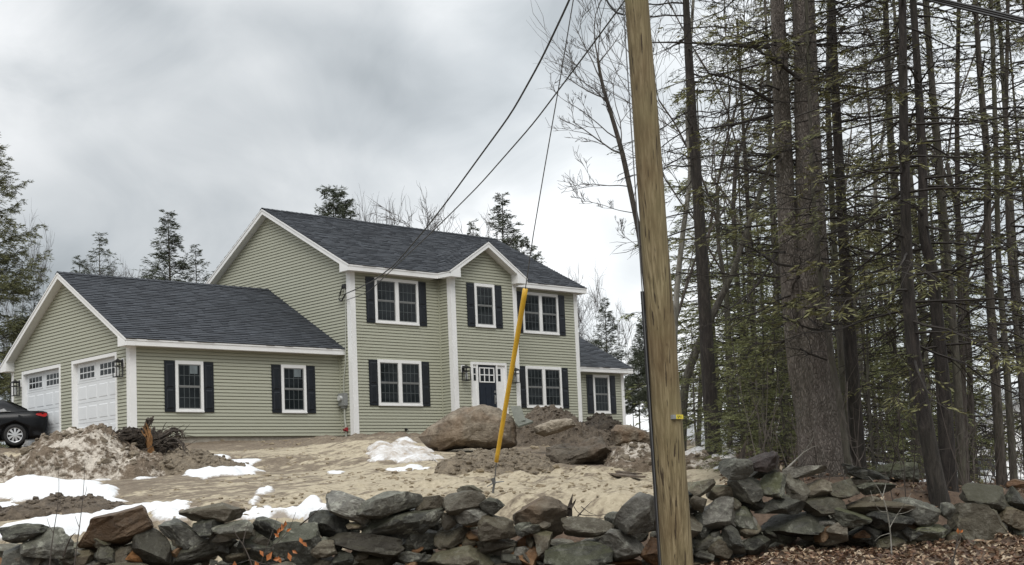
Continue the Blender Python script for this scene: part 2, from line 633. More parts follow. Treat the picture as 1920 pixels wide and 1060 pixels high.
def shingle_mat():
    m, t, b = mat_new('charcoal_shingle')
    v = geo_pos(t)
    att = t.new('ShaderNodeVertexColor')
    att.layer_name = 'tone'
    n = t.noise(v, 30, 4, 0.7)
    n2 = t.noise(v, 0.5, 4, 0.6)
    k = t.math('ADD', t.math('MULTIPLY', att.outputs[0], 0.4), t.math('ADD', t.math('MULTIPLY', n, 0.4), t.math('MULTIPLY', n2, 0.2)))
    t.link(t.ramp(k, [(0.15, (0.020, 0.023, 0.029)), (0.5, (0.038, 0.043, 0.052)), (0.85, (0.068, 0.076, 0.090))]), b.inputs['Base Color'])
    b.inputs['Roughness'].default_value = 0.8
    bump(t, b, n, 0.5, 0.01)
    return m


M['shingle'] = shingle_mat()


def car_paint():
    m, t, b = mat_new('black_car_paint')
    v = geo_pos(t)
    t.link(t.ramp(t.noise(v, 3, 3), [(0.3, (0.003, 0.0035, 0.0045)), (0.7, (0.006, 0.0065, 0.008))]), b.inputs['Base Color'])
    b.inputs['Roughness'].default_value = 0.3
    b.inputs['Specular IOR Level'].default_value = 0.2
    b.inputs['Coat Weight'].default_value = 0.15
    b.inputs['Coat Roughness'].default_value = 0.05
    return m


M['car'] = car_paint()
M['tyre'] = simple('tyre_rubber', (0.018, 0.018, 0.018), 0.85, 0.15)
M['alloy'] = simple('alloy', (0.55, 0.56, 0.57), 0.35, 0.05, metal=0.4)
M['tail'] = simple('tail_red', (0.35, 0.015, 0.015), 0.15, 0.1)


def bark_mat(name, lo, mid, hi, stretch=5.0, scale=4.0, moss=0.0, strength=1.0, plates=False):
    m, t, b = mat_new(name)
    v = geo_pos(t)
    mv = t.mapping(v, (stretch, stretch, 1))
    n = t.noise(mv, scale, 8, 0.65, dist=0.6)
    n2 = t.noise(v, 1.2, 5, 0.6)
    h = n
    c = t.ramp(n, [(0.3, lo), (0.5, mid), (0.72, hi)])
    if plates:
        vo = t.new('ShaderNodeTexVoronoi', feature='DISTANCE_TO_EDGE')
        add = t.new('ShaderNodeVectorMath', operation='ADD')
        nz = t.new('ShaderNodeTexNoise')
        nz.inputs['Scale'].default_value = 3
        t.link(mv, nz.inputs['Vector'])
        t.link(t.mapping(v, (44, 44, 13)), add.inputs[0])
        sc = t.new('ShaderNodeVectorMath', operation='SCALE')
        sc.inputs['Scale'].default_value = 3.0
        t.link(nz.outputs['Color'], sc.inputs[0])
        t.link(sc.outputs[0], add.inputs[1])
        t.link(add.outputs[0], vo.inputs['Vector'])
        vo.inputs['Scale'].default_value = 1.0
        e = t.ramp(vo.outputs['Distance'], [(0.0, 0.0), (0.22, 1.0)])
        c = t.mix(t.math('MULTIPLY', t.math('SUBTRACT', 1.0, e), t.ramp(n2, [(0.35, 0.35), (0.65, 0.85)])), c, lo)
        h = t.math('ADD', t.math('MULTIPLY', e, 0.8), t.math('MULTIPLY', n, 0.5))
    if moss:
        c = t.mix(t.math('MULTIPLY', t.ramp(n2, [(0.42, 0.0), (0.62, 1.0)]), moss), c, (0.085, 0.085, 0.05))
    t.link(c, b.inputs['Base Color'])
    b.inputs['Roughness'].default_value = 0.9
    bump(t, b, h, strength, 0.04)
    return m


M['bark_pine'] = bark_mat('bark_pine', (0.085, 0.07, 0.06), (0.215, 0.183, 0.158), (0.36, 0.318, 0.282), 4, 4, 0.25, 0.8, True)
M['bark_dark'] = bark_mat('bark_dark', (0.02, 0.016, 0.013), (0.06, 0.049, 0.041), (0.135, 0.115, 0.097), 5, 4, 0.2)
M['bark_black'] = bark_mat('bark_black', (0.011, 0.009, 0.008), (0.03, 0.024, 0.021), (0.07, 0.058, 0.05), 5, 4, 0.1)
M['bark_grey'] = bark_mat('bark_grey', (0.035, 0.03, 0.025), (0.085, 0.075, 0.062), (0.16, 0.145, 0.12), 5, 4, 0.6)
M['bark_pale'] = bark_mat('bark_pale', (0.10, 0.09, 0.078), (0.24, 0.225, 0.195), (0.40, 0.38, 0.34), 4, 3, 0.35)
M['twig'] = simple('twig', (0.075, 0.062, 0.052), 0.9, 0.3, 3)
M['twig_dark'] = simple('twig_dark', (0.028, 0.023, 0.019), 0.9, 0.3, 3)
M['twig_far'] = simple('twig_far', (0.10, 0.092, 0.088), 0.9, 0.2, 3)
M['stump_wood'] = simple('stump_wood', (0.20, 0.10, 0.035), 0.85, 0.4, 9, bmp=0.6)
M['root'] = bark_mat('root_bark', (0.016, 0.012, 0.009), (0.045, 0.034, 0.025), (0.10, 0.078, 0.058), 3, 6)
M['plank'] = bark_mat('weathered_board', (0.05, 0.038, 0.027), (0.13, 0.10, 0.075), (0.24, 0.19, 0.145), 1, 5)
M['sheet'] = simple('grey_green_sheet', (0.12, 0.125, 0.10), 0.55, 0.2, 6)


def needle_mat(name, lo, hi):
    m, t, b = mat_new(name)
    v = geo_pos(t)
    n = t.noise(v, 1.1, 5, 0.6)
    n2 = t.noise(v, 14, 3, 0.6)
    c = t.ramp(t.math('ADD', t.math('MULTIPLY', n, 0.6), t.math('MULTIPLY', n2, 0.4)), [(0.34, lo), (0.66, hi)])
    t.link(c, b.inputs['Base Color'])
    b.inputs['Roughness'].default_value = 0.6
    b.inputs['Specular IOR Level'].default_value = 0.25
    return m


M['needle'] = needle_mat('hemlock_needles', (0.065, 0.07, 0.03), (0.17, 0.172, 0.08))
M['needle_far'] = needle_mat('hemlock_needles_far', (0.045, 0.055, 0.036), (0.10, 0.112, 0.072))
M['needle_light'] = needle_mat('hemlock_needles_light', (0.10, 0.115, 0.045), (0.26, 0.27, 0.115))
M['needle_olive'] = needle_mat('hemlock_needles_olive', (0.085, 0.088, 0.036), (0.225, 0.215, 0.095))
M['leaf_orange'] = simple('leaf_orange', (0.36, 0.125, 0.035), 0.6, 0.4, 12)
LEAFS = [simple('leaf_brown', (0.13, 0.07, 0.038), 0.7, 0.4, 10), simple('leaf_tan', (0.27, 0.19, 0.12), 0.7, 0.35, 10),
         simple('leaf_dark', (0.07, 0.038, 0.026), 0.7, 0.35, 10), simple('leaf_pale', (0.40, 0.32, 0.225), 0.7, 0.3, 10)]


def pole_mat():
    m, t, b = mat_new('treated_pole_wood')
    v = obj_coords(t)
    g = t.noise(t.mapping(v, (9, 9, 0.35)), 4, 8, 0.65, dist=0.5)
    big = t.noise(t.mapping(v, (1.2, 1.2, 0.5)), 1.3, 5, 0.6)
    crack = t.noise(t.mapping(v, (12, 12, 0.22)), 3, 4, 0.5)
    c = t.ramp(g, [(0.36, (0.10, 0.074, 0.035)), (0.5, (0.20, 0.155, 0.08)), (0.64, (0.34, 0.275, 0.16))])
    c = t.mix(t.ramp(big, [(0.45, 0.0), (0.7, 0.75)]), c, (0.12, 0.072, 0.028))
    c = t.mix(t.ramp(t.noise(v, 0.9, 3), [(0.45, 0.0), (0.7, 0.5)]), c, (0.24, 0.21, 0.10))
    ck = t.ramp(crack, [(0.615, 0.0), (0.64, 1.0)])
    c = t.mix(ck, c, (0.05, 0.032, 0.014))
    sp = t.ramp(t.noise(t.mapping(v, (4, 4, 2)), 2.2, 3), [(0.68, 0.0), (0.73, 1.0)])
    c = t.mix(t.math('MULTIPLY', sp, 0.7), c, (0.08, 0.045, 0.018))
    t.link(c, b.inputs['Base Color'])
    b.inputs['Roughness'].default_value = 0.75
    bump(t, b, t.math('SUBTRACT', g, ck), 0.5, 0.02)
    return m


M['pole'] = pole_mat()
M['clod_sand'] = dirt_mat('clod_sand', (0.20, 0.155, 0.10), (0.42, 0.345, 0.235))

# ------------------------------------------------------------------ ground
def axis(fine0, fine1, step, outer0, outer1, grow=1.16):
    a = list(np.arange(fine0, fine1 + 1e-6, step))
    d = step
    while a[-1] < outer1:
        d = min(d * grow, 60)
        a.append(a[-1] + d)
    d = step
    lo = [a[0]]
    while lo[-1] > outer0:
        d = min(d * grow, 60)
        lo.append(lo[-1] - d)
    return np.array(lo[::-1][:-1] + a)


us = axis(-21, 21, 0.13, -800, 800)
vs = axis(9.0, 47, 0.12, -400, 1300)
UU, VV = np.meshgrid(us, vs)
GX, GY = world_uv(UU, VV)
GZ = terrain(GX, GY)
nu, nv = len(us), len(vs)
gm = MB()
ii = (np.arange(nv - 1)[:, None] * nu + np.arange(nu - 1)[None]).ravel()
gm.add(np.stack([GX, GY, GZ], -1).reshape(-1, 3), np.stack([ii, ii + 1, ii + nu + 1, ii + nu], -1))
ground = gm.build('ground', M['soil'], kind='structure', smooth=True)
ca = ground.data.color_attributes.new('zone', 'FLOAT_COLOR', 'POINT')
tt = UU / np.maximum(VV, 0.5)
q = p3(UU, VV)
wob = fbm(q * 0.6, 3) * 0.5
duff = np.clip((16.75 + 0.25 * wob - VV) / 0.4, 0, 1) * 1.0                        # in front of the wall
edge = np.interp(VV, [15, 18, 25, 40, 60], [0.19, 0.155, 0.15, 0.135, 0.125])
duff = np.maximum(duff, np.clip((tt - edge) / 0.05 + wob * 1.5 + 0.4, 0, 1))          # under the trees
duff = np.maximum(duff, np.clip((VV - 62) / 6, 0, 1))
mud = np.clip((VV - 33) / 8, 0, 0.4) + 0.55 * np.exp(-((tt - 0.045) / 0.07) ** 2 - ((VV - 29) / 6) ** 2)
mud += 0.28 * np.exp(-((tt + 0.30) / 0.14) ** 2 - ((VV - 25) / 8) ** 2)
mud -= 0.12 * np.exp(-((tt - 0.02) / 0.09) ** 2 - ((VV - 19) / 4.0) ** 2)
road = np.clip((5.5 - VV) / 0.4, 0, 1) * np.clip((VV + 2) / 0.5, 0, 1)
zone = np.stack([duff * (1 - road), np.clip(mud, -0.4, 1), road, np.ones_like(road)], -1)
zone[..., 1] = np.clip(zone[..., 1], 0, 1)
ca.data.foreach_set('color', zone.reshape(-1).astype(np.float32))

# ------------------------------------------------------------------ house
Z3 = np.array([0, 0, 1.0])
house = thing('house', 'sage green two storey house with white trim, dark shutters and attached garage', 'house', (0, 0, 0))
G, GD, GY0 = 7.275, 7.922, 0.665
GR = GY0 + GD
W, D = 10.331, 9.01
BX0, BX1, BY = 3.68, 6.636, -0.625
WX, WY, WD = 13.796, 0.973, 6.6
HT, HG, HW = 5.19, 2.57, 2.42
OV = 0.31


class Frame:
    def __init__(s, O, A, N):
        s.O, s.A, s.N = np.array(O, float), np.array(A, float), np.array(N, float)

    def p(s, a, z, n=0.0):
        return s.O + a * s.A + z * Z3 + n * s.N

    def box(s, m, a0, a1, z0, z1, n0, n1, mat=0):
        P = [s.p(a, z, n) for n in (n0, n1) for a, z in ((a0, z0), (a1, z0), (a1, z1), (a0, z1))]
        m.add(P, [(0, 1, 2, 3), (7, 6, 5, 4), (0, 4, 5, 1), (1, 5, 6, 2), (2, 6, 7, 3), (3, 7, 4, 0)], mat)

    def poly(s, m, pts, n0, n1, mat=0):
        m.prism([s.p(a, z, n0) for a, z in pts], s.N * (n1 - n0), mat)


FR_GAR = Frame((-G, GY0, 0), (1, 0, 0), (0, -1, 0))        # garage front wall, a = 0..G
FR_GAB = Frame((-G, GR, 0), (0, -1, 0), (-1, 0, 0))        # garage gable wall, a = 0 at the rear .. GD
FR_LEFT = Frame((0, D, 0), (0, -1, 0), (-1, 0, 0))         # left gable of the main block
FR_MAIN = Frame((0, 0, 0), (1, 0, 0), (0, -1, 0))
FR_BUMP = Frame((BX0, BY, 0), (1, 0, 0), (0, -1, 0))
FR_BSIDE = Frame((BX0, 0, 0), (0, -1, 0), (-1, 0, 0))
FR_WING = Frame((W, WY, 0), (1, 0, 0), (0, -1, 0))
FR_RIGHT = Frame((W, 0, 0), (0, 1, 0), (1, 0, 0))
FR_WR = Frame((WX, WY, 0), (0, 1, 0), (1, 0, 0))
EXPO = 0.0998


def body(name, pts, x0, x1, ax):
    m = MB()
    if ax == 'x':
        m.prism([(x0, y, z) for y, z in pts], (x1 - x0, 0, 0))
    else:
        m.prism([(x, x0, z) for x, z in pts], (0, x1 - x0, 0))
    return m.build(name, M['siding'], house)


RG_E, RG_R = 2.738, 5.212
RM_E, RM_R = 5.359, 7.986
RB_R = 6.478
SL_G = (RG_R - RG_E) / (GD / 2 + OV)
SL_M = (RM_R - RM_E) / (D / 2 + OV)
SL_B = (RB_R - RM_E) / ((BX1 - BX0) / 2 + 0.292)
SL_W = 0.554
RW_E = 2.567
RW_R = RW_E + SL_W * (WD / 2 + OV)
DROP = 0.12
gab_poly = [(GY0 + 0.03, -0.02), (GR - 0.03, -0.02), (GR - 0.03, RG_E + SL_G * OV - DROP), (GY0 + GD / 2, RG_R - DROP), (GY0 + 0.03, RG_E + SL_G * OV - DROP)]
wall_garage = body('wall', gab_poly, -G + 0.14, -0.005, 'x')
wall_main = body('wall', [(0.03, -0.02), (D - 0.03, -0.02), (D - 0.03, RM_E + SL_M * OV - DROP), (D / 2, RM_R - DROP), (0.03, RM_E + SL_M * OV - DROP)], 0.03, W - 0.03, 'x')
bm_ = (BX0 + BX1) / 2
wall_bump = body('wall', [(BX0 + 0.03, -0.02), (BX1 - 0.03, -0.02), (BX1 - 0.03, RM_E + SL_B * 0.29 - DROP), (bm_, RB_R - DROP), (BX0 + 0.03, RM_E + SL_B * 0.29 - DROP)], BY + 0.03, 0.025, 'y')
wall_wing = body('wall', [(WY + 0.03, -0.02), (WY + WD - 0.03, -0.02), (WY + WD - 0.03, RW_E + SL_W * OV - DROP), (WY + WD / 2, RW_R - DROP), (WY + 0.03, RW_E + SL_W * OV - DROP)], W - 0.025, WX - 0.03, 'x')

fm = MB()
for lo, hi in (((-G + 0.04, GY0 + 0.04, -0.9), (0, GR - 0.04, -0.024)), ((0.04, 0.045, -0.9), (W - 0.04, D - 0.04, -0.026)),
               ((BX0 + 0.04, BY + 0.04, -0.9), (BX1 - 0.04, 0.04, -0.025)), ((W - 0.03, WY + 0.04, -0.9), (WX - 0.04, WY + WD - 0.04, -0.027))):
    fm.box(lo, hi)
fm.build('foundation', M['concrete'], house)


def clap_course(m, fr, z0, z1, lo0, hi0, lo1, hi1, back):
    g = z1 - 0.021
    k = (g - z0) / (z1 - z0)
    log, hig = lo0 + (lo1 - lo0) * k, hi0 + (hi1 - hi0) * k
    prof = [(z0, -back, lo0, hi0), (z0, 0.027, lo0, hi0), (g, 0.011, log, hig), (g, -0.012, log, hig), (z1, -0.012, lo1, hi1), (z1, -back, lo1, hi1)]
    L = [fr.p(a, z, n) for z, n, a, _ in prof]
    Rr = [fr.p(b, z, n) for z, n, _, b in prof]
    n = len(prof)
    m.add(L + Rr, [(i, i + 1, n + i + 1, n + i) for i in range(n - 1)] + [tuple(range(n))[::-1], tuple(range(n, 2 * n))])


def clapboards(fr, wall, outline, ztop, openings=(), singles=True, back=0.03, single_if=lambda z, a, b: True):
    """outline(z) -> (lo, hi) along the wall, or None"""
    rest = MB()
    z = 0.0
    while z < ztop - 0.02:
        z1 = min(z + EXPO, ztop)
        A, B = outline(z), outline(z1)
        if A is None:
            z = z1
            continue
        if B is None or B[1] - B[0] < 0.02:
            mid = (A[0] + A[1]) / 2
            B = (mid - 0.01, mid + 0.01)
        spans = [(A[0], A[1], B[0], B[1])]
        zm = (z + z1) / 2
        for (s0, s1, o0, o1) in openings:
            if o0 < zm < o1:
                ns = []
                for (a, b, c, d) in spans:
                    if s0 > a and s1 < b:
                        ns += [(a, s0, c, s0), (s1, b, s1, d)]
                    else:
                        ns.append((a, b, c, d))
                spans = ns
        for (a, b, c, d) in spans:
            if singles and single_if(z, a, b):
                m = MB()
                clap_course(m, fr, z, z1, a, b, c, d, back)
                m.build('clapboard', M['siding'], wall)
            else:
                clap_course(rest, fr, z, z1, a, b, c, d, back)
        z = z1
    if rest.n:
        rest.build('clapboards', M['siding'], wall, kind='stuff')


clapboards(FR_GAR, wall_garage, lambda z: (0.0, G - 0.012), HG)


def out_gab(z):
    top = RG_E + SL_G * OV - DROP
    if z <= top:
        return (0.0, GD)
    k = (z - top) / SL_G
    return (k, GD - k) if 2 * k < GD else None


# garage doors along the gable wall: a = GR - y
DOORS = [(GR - 4.18, GR - 1.515), (GR - 7.73, GR - 5.14)]
DTOP = 2.37
clapboards(FR_GAB, wall_garage, out_gab, RG_R - DROP, [(a - 0.05, b + 0.05, -1, DTOP + 0.05) for a, b in DOORS], back=0.13, single_if=lambda z, a, b: b - a > 1.2 or z > DTOP)


def out_left(z):
    top = RM_E + SL_M * OV - DROP
    lo, hi = 0.0, D
    if z > top:
        k = (z - top) / SL_M
        lo, hi = k, D - k
        if hi - lo < 0:
            return None
    # the garage roof covers the lower part: keep what shows in front of or above it
    if z < RG_R:
        # garage front roof plane height at y: RG_E + SL_G*(y - (GY0-OV)); visible where the wall is nearer than that plane
        y_hit = GY0 - OV + (z - RG_E) / SL_G if z > RG_E else GY0 - 0.005
        lo = max(lo, D - y_hit)
    return (lo, hi) if hi - lo > 0.01 else None


clapboards(FR_LEFT, wall_main, out_left, RM_R - DROP, single_if=lambda z, a, b: z > 2.75)
clapboards(FR_MAIN, wall_main, lambda z: (0.0, BX0 - 0.012), HT)
FR_MAIN_R = Frame((BX1, 0, 0), (1, 0, 0), (0, -1, 0))
clapboards(FR_MAIN_R, wall_main, lambda z: (0.0, W - BX1), HT)


def out_bump(z):
    top = RM_E + SL_B * 0.292 - DROP
    wd = BX1 - BX0
    if z <= top:
        return (0.0, wd)
    k = (z - top) / SL_B
    return (k, wd - k) if 2 * k < wd else None


clapboards(FR_BUMP, wall_bump, out_bump, RB_R - DROP, single_if=lambda z, a, b: z > 1.0)
clapboards(FR_BSIDE, wall_bump, lambda z: (0.012, -BY), HT, singles=False)
FR_BSIDE2 = Frame((BX1, BY, 0), (0, 1, 0), (1, 0, 0))
clapboards(FR_BSIDE2, wall_bump, lambda z: (0.0, -BY - 0.012), HT, singles=False)
clapboards(FR_WING, wall_wing, lambda z: (0.012, WX - W), HW, singles=False)
clapboards(FR_RIGHT, wall_main, lambda z: (0.0, D) if z < RM_E + SL_M * OV - DROP else ((z - (RM_E + SL_M * OV - DROP)) / SL_M, D - (z - (RM_E + SL_M * OV - DROP)) / SL_M) if z < RM_R - 0.2 else None, RM_R - DROP, singles=False)
clapboards(FR_WR, wall_wing, lambda z: (0.0, WD) if z < RW_E + SL_W * OV - DROP else ((z - (RW_E + SL_W * OV - DROP)) / SL_W, WD - (z - (RW_E + SL_W * OV - DROP)) / SL_W) if z < RW_R - 0.2 else None, RW_R - DROP, singles=False)


# corner boards
def corner(x, y, sx, sy, z0, z1, wd=0.165):
    m = MB()
    p = 0.034
    ox, oy = x + sx * p, y + sy * p
    m.box((min(ox, x - sx * wd), min(oy, y), z0), (max(ox, x - sx * wd), max(oy, y), z1))
    m.box((min(ox, x), min(y - sy * wd, y), z0 + 0.002), (max(ox, x), max(y - sy * wd, y), z1 - 0.002))
    m.build('corner_board', M['white'], house)


corner(-G, GY0, -1, -1, -0.02, HG, 0.17)
corner(-G, GR, -1, 1, -0.02, HG, 0.12)
corner(0, 0, -1, -1, -0.02, HT)
corner(BX0, BY, -1, -1, -0.02, HT)
corner(BX1, BY, 1, -1, -0.02, HT, 0.15)
corner(W, 0, 1, -1, -0.02, HT, 0.15)
corner(WX, WY, 1, -1, -0.02, HW, 0.13)
for (x, y, z1) in ((-0.03, GY0 - 0.03, HG), (BX0 - 0.03, -0.03, HT)):
    one_box('corner_bead', (x - 0.02, y - 0.02, -0.01), (x + 0.029, y + 0.029, z1), M['siding'], house)


# roofs -------------------------------------------------------------
def shingles(parent, E, A, B, n_out, srange, rows_len, expo=0.142, tab=0.31, seed=0):
    """E eave corner, A unit along the eave, B unit up the slope, n_out roof normal; srange(d) -> (lo, hi) at distance d up the slope"""
    rng = np.random.default_rng(seed)
    E, A, B, n_out = (np.asarray(k, float) for k in (E, A, B, n_out))
    V, tone = [], []
    nrow = int(math.ceil(rows_len / expo))
    for r in range(nrow):
        d0, d1 = r * expo, min((r + 1) * expo + 0.012, rows_len)
        lo, hi = srange(min(d0 + expo / 2, rows_len - 1e-3))
        if hi - lo < 0.02:
            continue
        off = rng.uniform(0, tab)
        cuts = [lo]
        s = lo + off
        while s < hi - 0.05:
            if s > lo + 0.05:
                cuts.append(s)
            s += tab * rng.uniform(0.55, 1.35)
        cuts.append(hi)
        for a, b in zip(cuts[:-1], cuts[1:]):
            h = 0.02 + rng.choice([0.0, 0.009]) + rng.uniform(0, 0.004)
            jog = rng.choice([0, 0, 0.012])
            p = [E + A * s_ + B * d_ + n_out * n_ for s_, d_, n_ in
                 ((a, d0 - jog, h), (b, d0 - jog, h), (b, d1, 0.006), (a, d1, 0.006), (a, d0 - jog, 0.0), (b, d0 - jog, 0.0))]
            V.append(p)
            tone.append(np.clip(rng.normal(0.45, 0.27), 0, 1))
    V = np.array(V)
    n = len(V)
    base = np.arange(n)[:, None] * 6
    faces = np.stack([base + np.array([0, 1, 2, 3]), base + np.array([4, 5, 1, 0]), base + np.array([4, 0, 3, 3])], 1)
    m = MB()
    m.add(V.reshape(-1, 3), faces[:, :2].reshape(-1, 4))
    o = m.build('shingles', M['shingle'], parent, kind='stuff')
    at_ = o.data.color_attributes.new('tone', 'FLOAT_COLOR', 'CORNER')
    t_ = np.repeat(np.array(tone), 8)
    at_.data.foreach_set('color', np.stack([t_, t_, t_, np.ones_like(t_)], -1).ravel().astype(np.float32))
    return o


def roof_x(x0, x1, y0, y1, ze, zr, seed, cap=True):
    """gable roof with its ridge along X"""
    ym = (y0 + y1) / 2
    th = 0.045
    m = MB()
    m.prism([(x0, y0, ze), (x0, ym, zr), (x0, y1, ze), (x0, y1, ze - th), (x0, ym, zr - th), (x0, y0, ze - th)][::-1], (x1 - x0, 0, 0))
    r = m.build('roof', M['shingle'], house)
    L = math.hypot(ym - y0, zr - ze)
    B = np.array([0, (ym - y0) / L, (zr - ze) / L])
    shingles(r, (x0 - 0.012, y0 - 0.02 * B[1], ze - 0.02 * B[2]), (1, 0, 0), B, (0, -B[2], B[1]), lambda d: (0, x1 - x0 + 0.024), L + 0.02, seed=seed)
    B2 = B * np.array([1, -1, 1])
    shingles(r, (x1 + 0.012, y1 + 0.02 * B[1], ze - 0.02 * B[2]), (-1, 0, 0), B2, (0, B[2], B[1]), lambda d: (0, x1 - x0 + 0.024), L + 0.02, expo=0.3, tab=0.9, seed=seed + 1)
    c = MB()
    x = x0 - 0.01
    rng = np.random.default_rng(seed)
    while x < x1:
        e = min(x + 0.2, x1 + 0.01)
        s = SLc = (zr - ze) / (ym - y0)
        h = 0.03 + rng.uniform(0, 0.006)
        for sg in (-1, 1):
            c.add([(x, ym, zr + h + 0.012), (e + 0.02, ym, zr + h), (e + 0.02, ym + sg * 0.14, zr + h - 0.14 * s), (x, ym + sg * 0.14, zr + h + 0.012 - 0.14 * s)], [(0, 1, 2, 3)])
        x = e
    c.build('ridge_cap', M['shingle'], r)
    return r


x_ov = 0.28
roof_gar = roof_x(-G - 0.289, 0.01, GY0 - OV, GR + OV, RG_E, RG_R, 11)
roof_main = roof_x(-x_ov, W + x_ov, -OV, D + OV, RM_E, RM_R, 21)
roof_wing = roof_x(W + 0.005, WX + x_ov, WY - OV, WY + WD + OV, RW_E, RW_R, 31)

# gable roof over the projecting entrance bay
bx0, bx1 = BX0 - 0.292, BX1 + 0.292
yf = BY - 0.337


def yval(z):
    return (z - RM_E) / SL_M - OV


m = MB()
th = 0.045
m.add([(bx0, yf, RM_E), (bm_, yf, RB_R), (bx1, yf, RM_E), (bx0, yval(RM_E), RM_E), (bm_, yval(RB_R), RB_R), (bx1, yval(RM_E), RM_E),
       (bx0, yf, RM_E - th), (bm_, yf, RB_R - th), (bx1, yf, RM_E - th), (bx0, 0.2, RM_E - th), (bm_, yval(RB_R), RB_R - th), (bx1, 0.2, RM_E - th)],
      [(0, 1, 4, 3), (1, 2, 5, 4), (0, 6, 7, 1), (1, 7, 8, 2), (6, 9, 10, 7), (7, 10, 11, 8), (0, 3, 9, 6), (2, 8, 11, 5)])
roof_bump = m.build('roof', M['shingle'], house)
Lb = math.hypot(bm_ - bx0, RB_R - RM_E)
Bb = np.array([(bm_ - bx0) / Lb, 0, (RB_R - RM_E) / Lb])
shingles(roof_bump, (bx0 - 0.02 * Bb[0], yf - 0.012, RM_E - 0.02 * Bb[2]), (0, 1, 0), Bb, (-Bb[2], 0, Bb[0]), lambda d: (0, yval(RM_E + Bb[2] * d) - yf + 0.03), Lb + 0.02, seed=41)
Bc = Bb * np.array([-1, 1, 1])
shingles(roof_bump, (bx1 + 0.02 * Bb[0], yf - 0.012, RM_E - 0.02 * Bb[2]), (0, 1, 0), Bc, (Bb[2], 0, Bb[0]), lambda d: (0, yval(RM_E + Bb[2] * d) - yf + 0.03), Lb + 0.02, seed=42)


def eave(x0, x1, y_edge, y_wall, z_edge, h=0.185):
    zt = z_edge - 0.006
    one_box('fascia', (x0, y_edge + 0.004, zt - h), (x1, y_edge + 0.03, zt - 0.045), M['white'], house)
    one_box('drip_edge', (x0 - 0.004, y_edge - 0.012, zt - 0.05), (x1 + 0.004, y_edge + 0.028, zt), M['white'], house)
    one_box('soffit', (x0 + 0.01, y_edge + 0.031, zt - h + 0.004), (x1 - 0.01, y_wall + 0.02, zt - h + 0.022), M['soffit'], house)


eave(-G - 0.289, -0.004, GY0 - OV, GY0, RG_E)
eave(-x_ov, bx0 + 0.0, -OV, 0, RM_E)
eave(bx1, W + x_ov, -OV, 0, RM_E)
eave(W + 0.036, WX + x_ov, WY - OV, WY, RW_E)
# side eaves of the entrance bay
for sx, xe, xw in ((-1, bx0, BX0), (1, bx1, BX1)):
    zt = RM_E - 0.006
    a, b = sorted((xe, xe - sx * 0.026))
    one_box('fascia', (a, yf, zt - 0.185), (b, -OV + 0.004, zt - 0.045), M['white'], house)
    a, b = sorted((xe + sx * 0.014, xe - sx * 0.026))
    one_box('drip_edge', (a, yf, zt - 0.05), (b, -OV - 0.013, zt), M['white'], house)
    a, b = sorted((xe - sx * 0.027, xw))
    one_box('soffit', (a, yf + 0.03, zt - 0.181), (b, -0.31, zt - 0.163), M['soffit'], house)


def gable_trim(fr, s0, s1, ze, zr, over, h=0.19, ret=0.46, returns=(True, True)):
    sm = (s0 + s1) / 2
    sl = (zr - ze) / (sm - s0)
    for side, (sa, flag) in enumerate(((s0, returns[0]), (s1, returns[1]))):
        sg = 1 if side == 0 else -1

        def P(d, dz):
            return (sa + sg * d, ze + sl * d + dz)
        half = sm - s0
        m = MB()
        fr.poly(m, [P(0, -h), P(half, -h), P(half, -0.05), P(0, -0.05)][::sg], over - 0.025, over)
        m.build('rake_board', M['white'], house)
        m = MB()
        fr.poly(m, [P(-0.005, -0.055), P(half, -0.055), P(half, -0.002), P(-0.005, -0.002)][::sg], over - 0.022, over + 0.016)
        m.build('rake_trim', M['white'], house)
        m = MB()
        fr.poly(m, [P(0.02, -h + 0.012), P(half, -h + 0.012), P(half, -h + 0.03), P(0.02, -h + 0.03)][::sg], -0.005, over - 0.026)
        m.build('soffit', M['soffit'], house)
        if flag:
            m = MB()
            fr.poly(m, [(sa - sg * 0.002, ze - 0.198), (sa + sg * ret, ze - 0.198), (sa + sg * ret, ze + sl * ret - h + 0.02), (sa - sg * 0.002, ze - 0.1)][::sg], 0.003, over + 0.004)
            m.build('cornice_return', M['white'], house)


gable_trim(FR_GAB, -OV, GD + OV, RG_E, RG_R, 0.289, ret=0.47)
gable_trim(FR_LEFT, -OV, D + OV, RM_E, RM_R, x_ov, ret=0.47)
gable_trim(Frame((W, 0, 0), (0, 1, 0), (1, 0, 0)), -OV, D + OV, RM_E, RM_R, x_ov, ret=0.47)
gable_trim(FR_BUMP, -0.292, BX1 - BX0 + 0.292, RM_E, RB_R, 0.337, ret=0.46)
gable_trim(FR_WR, -OV, WD + OV, RW_E, RW_R, x_ov, ret=0.40)


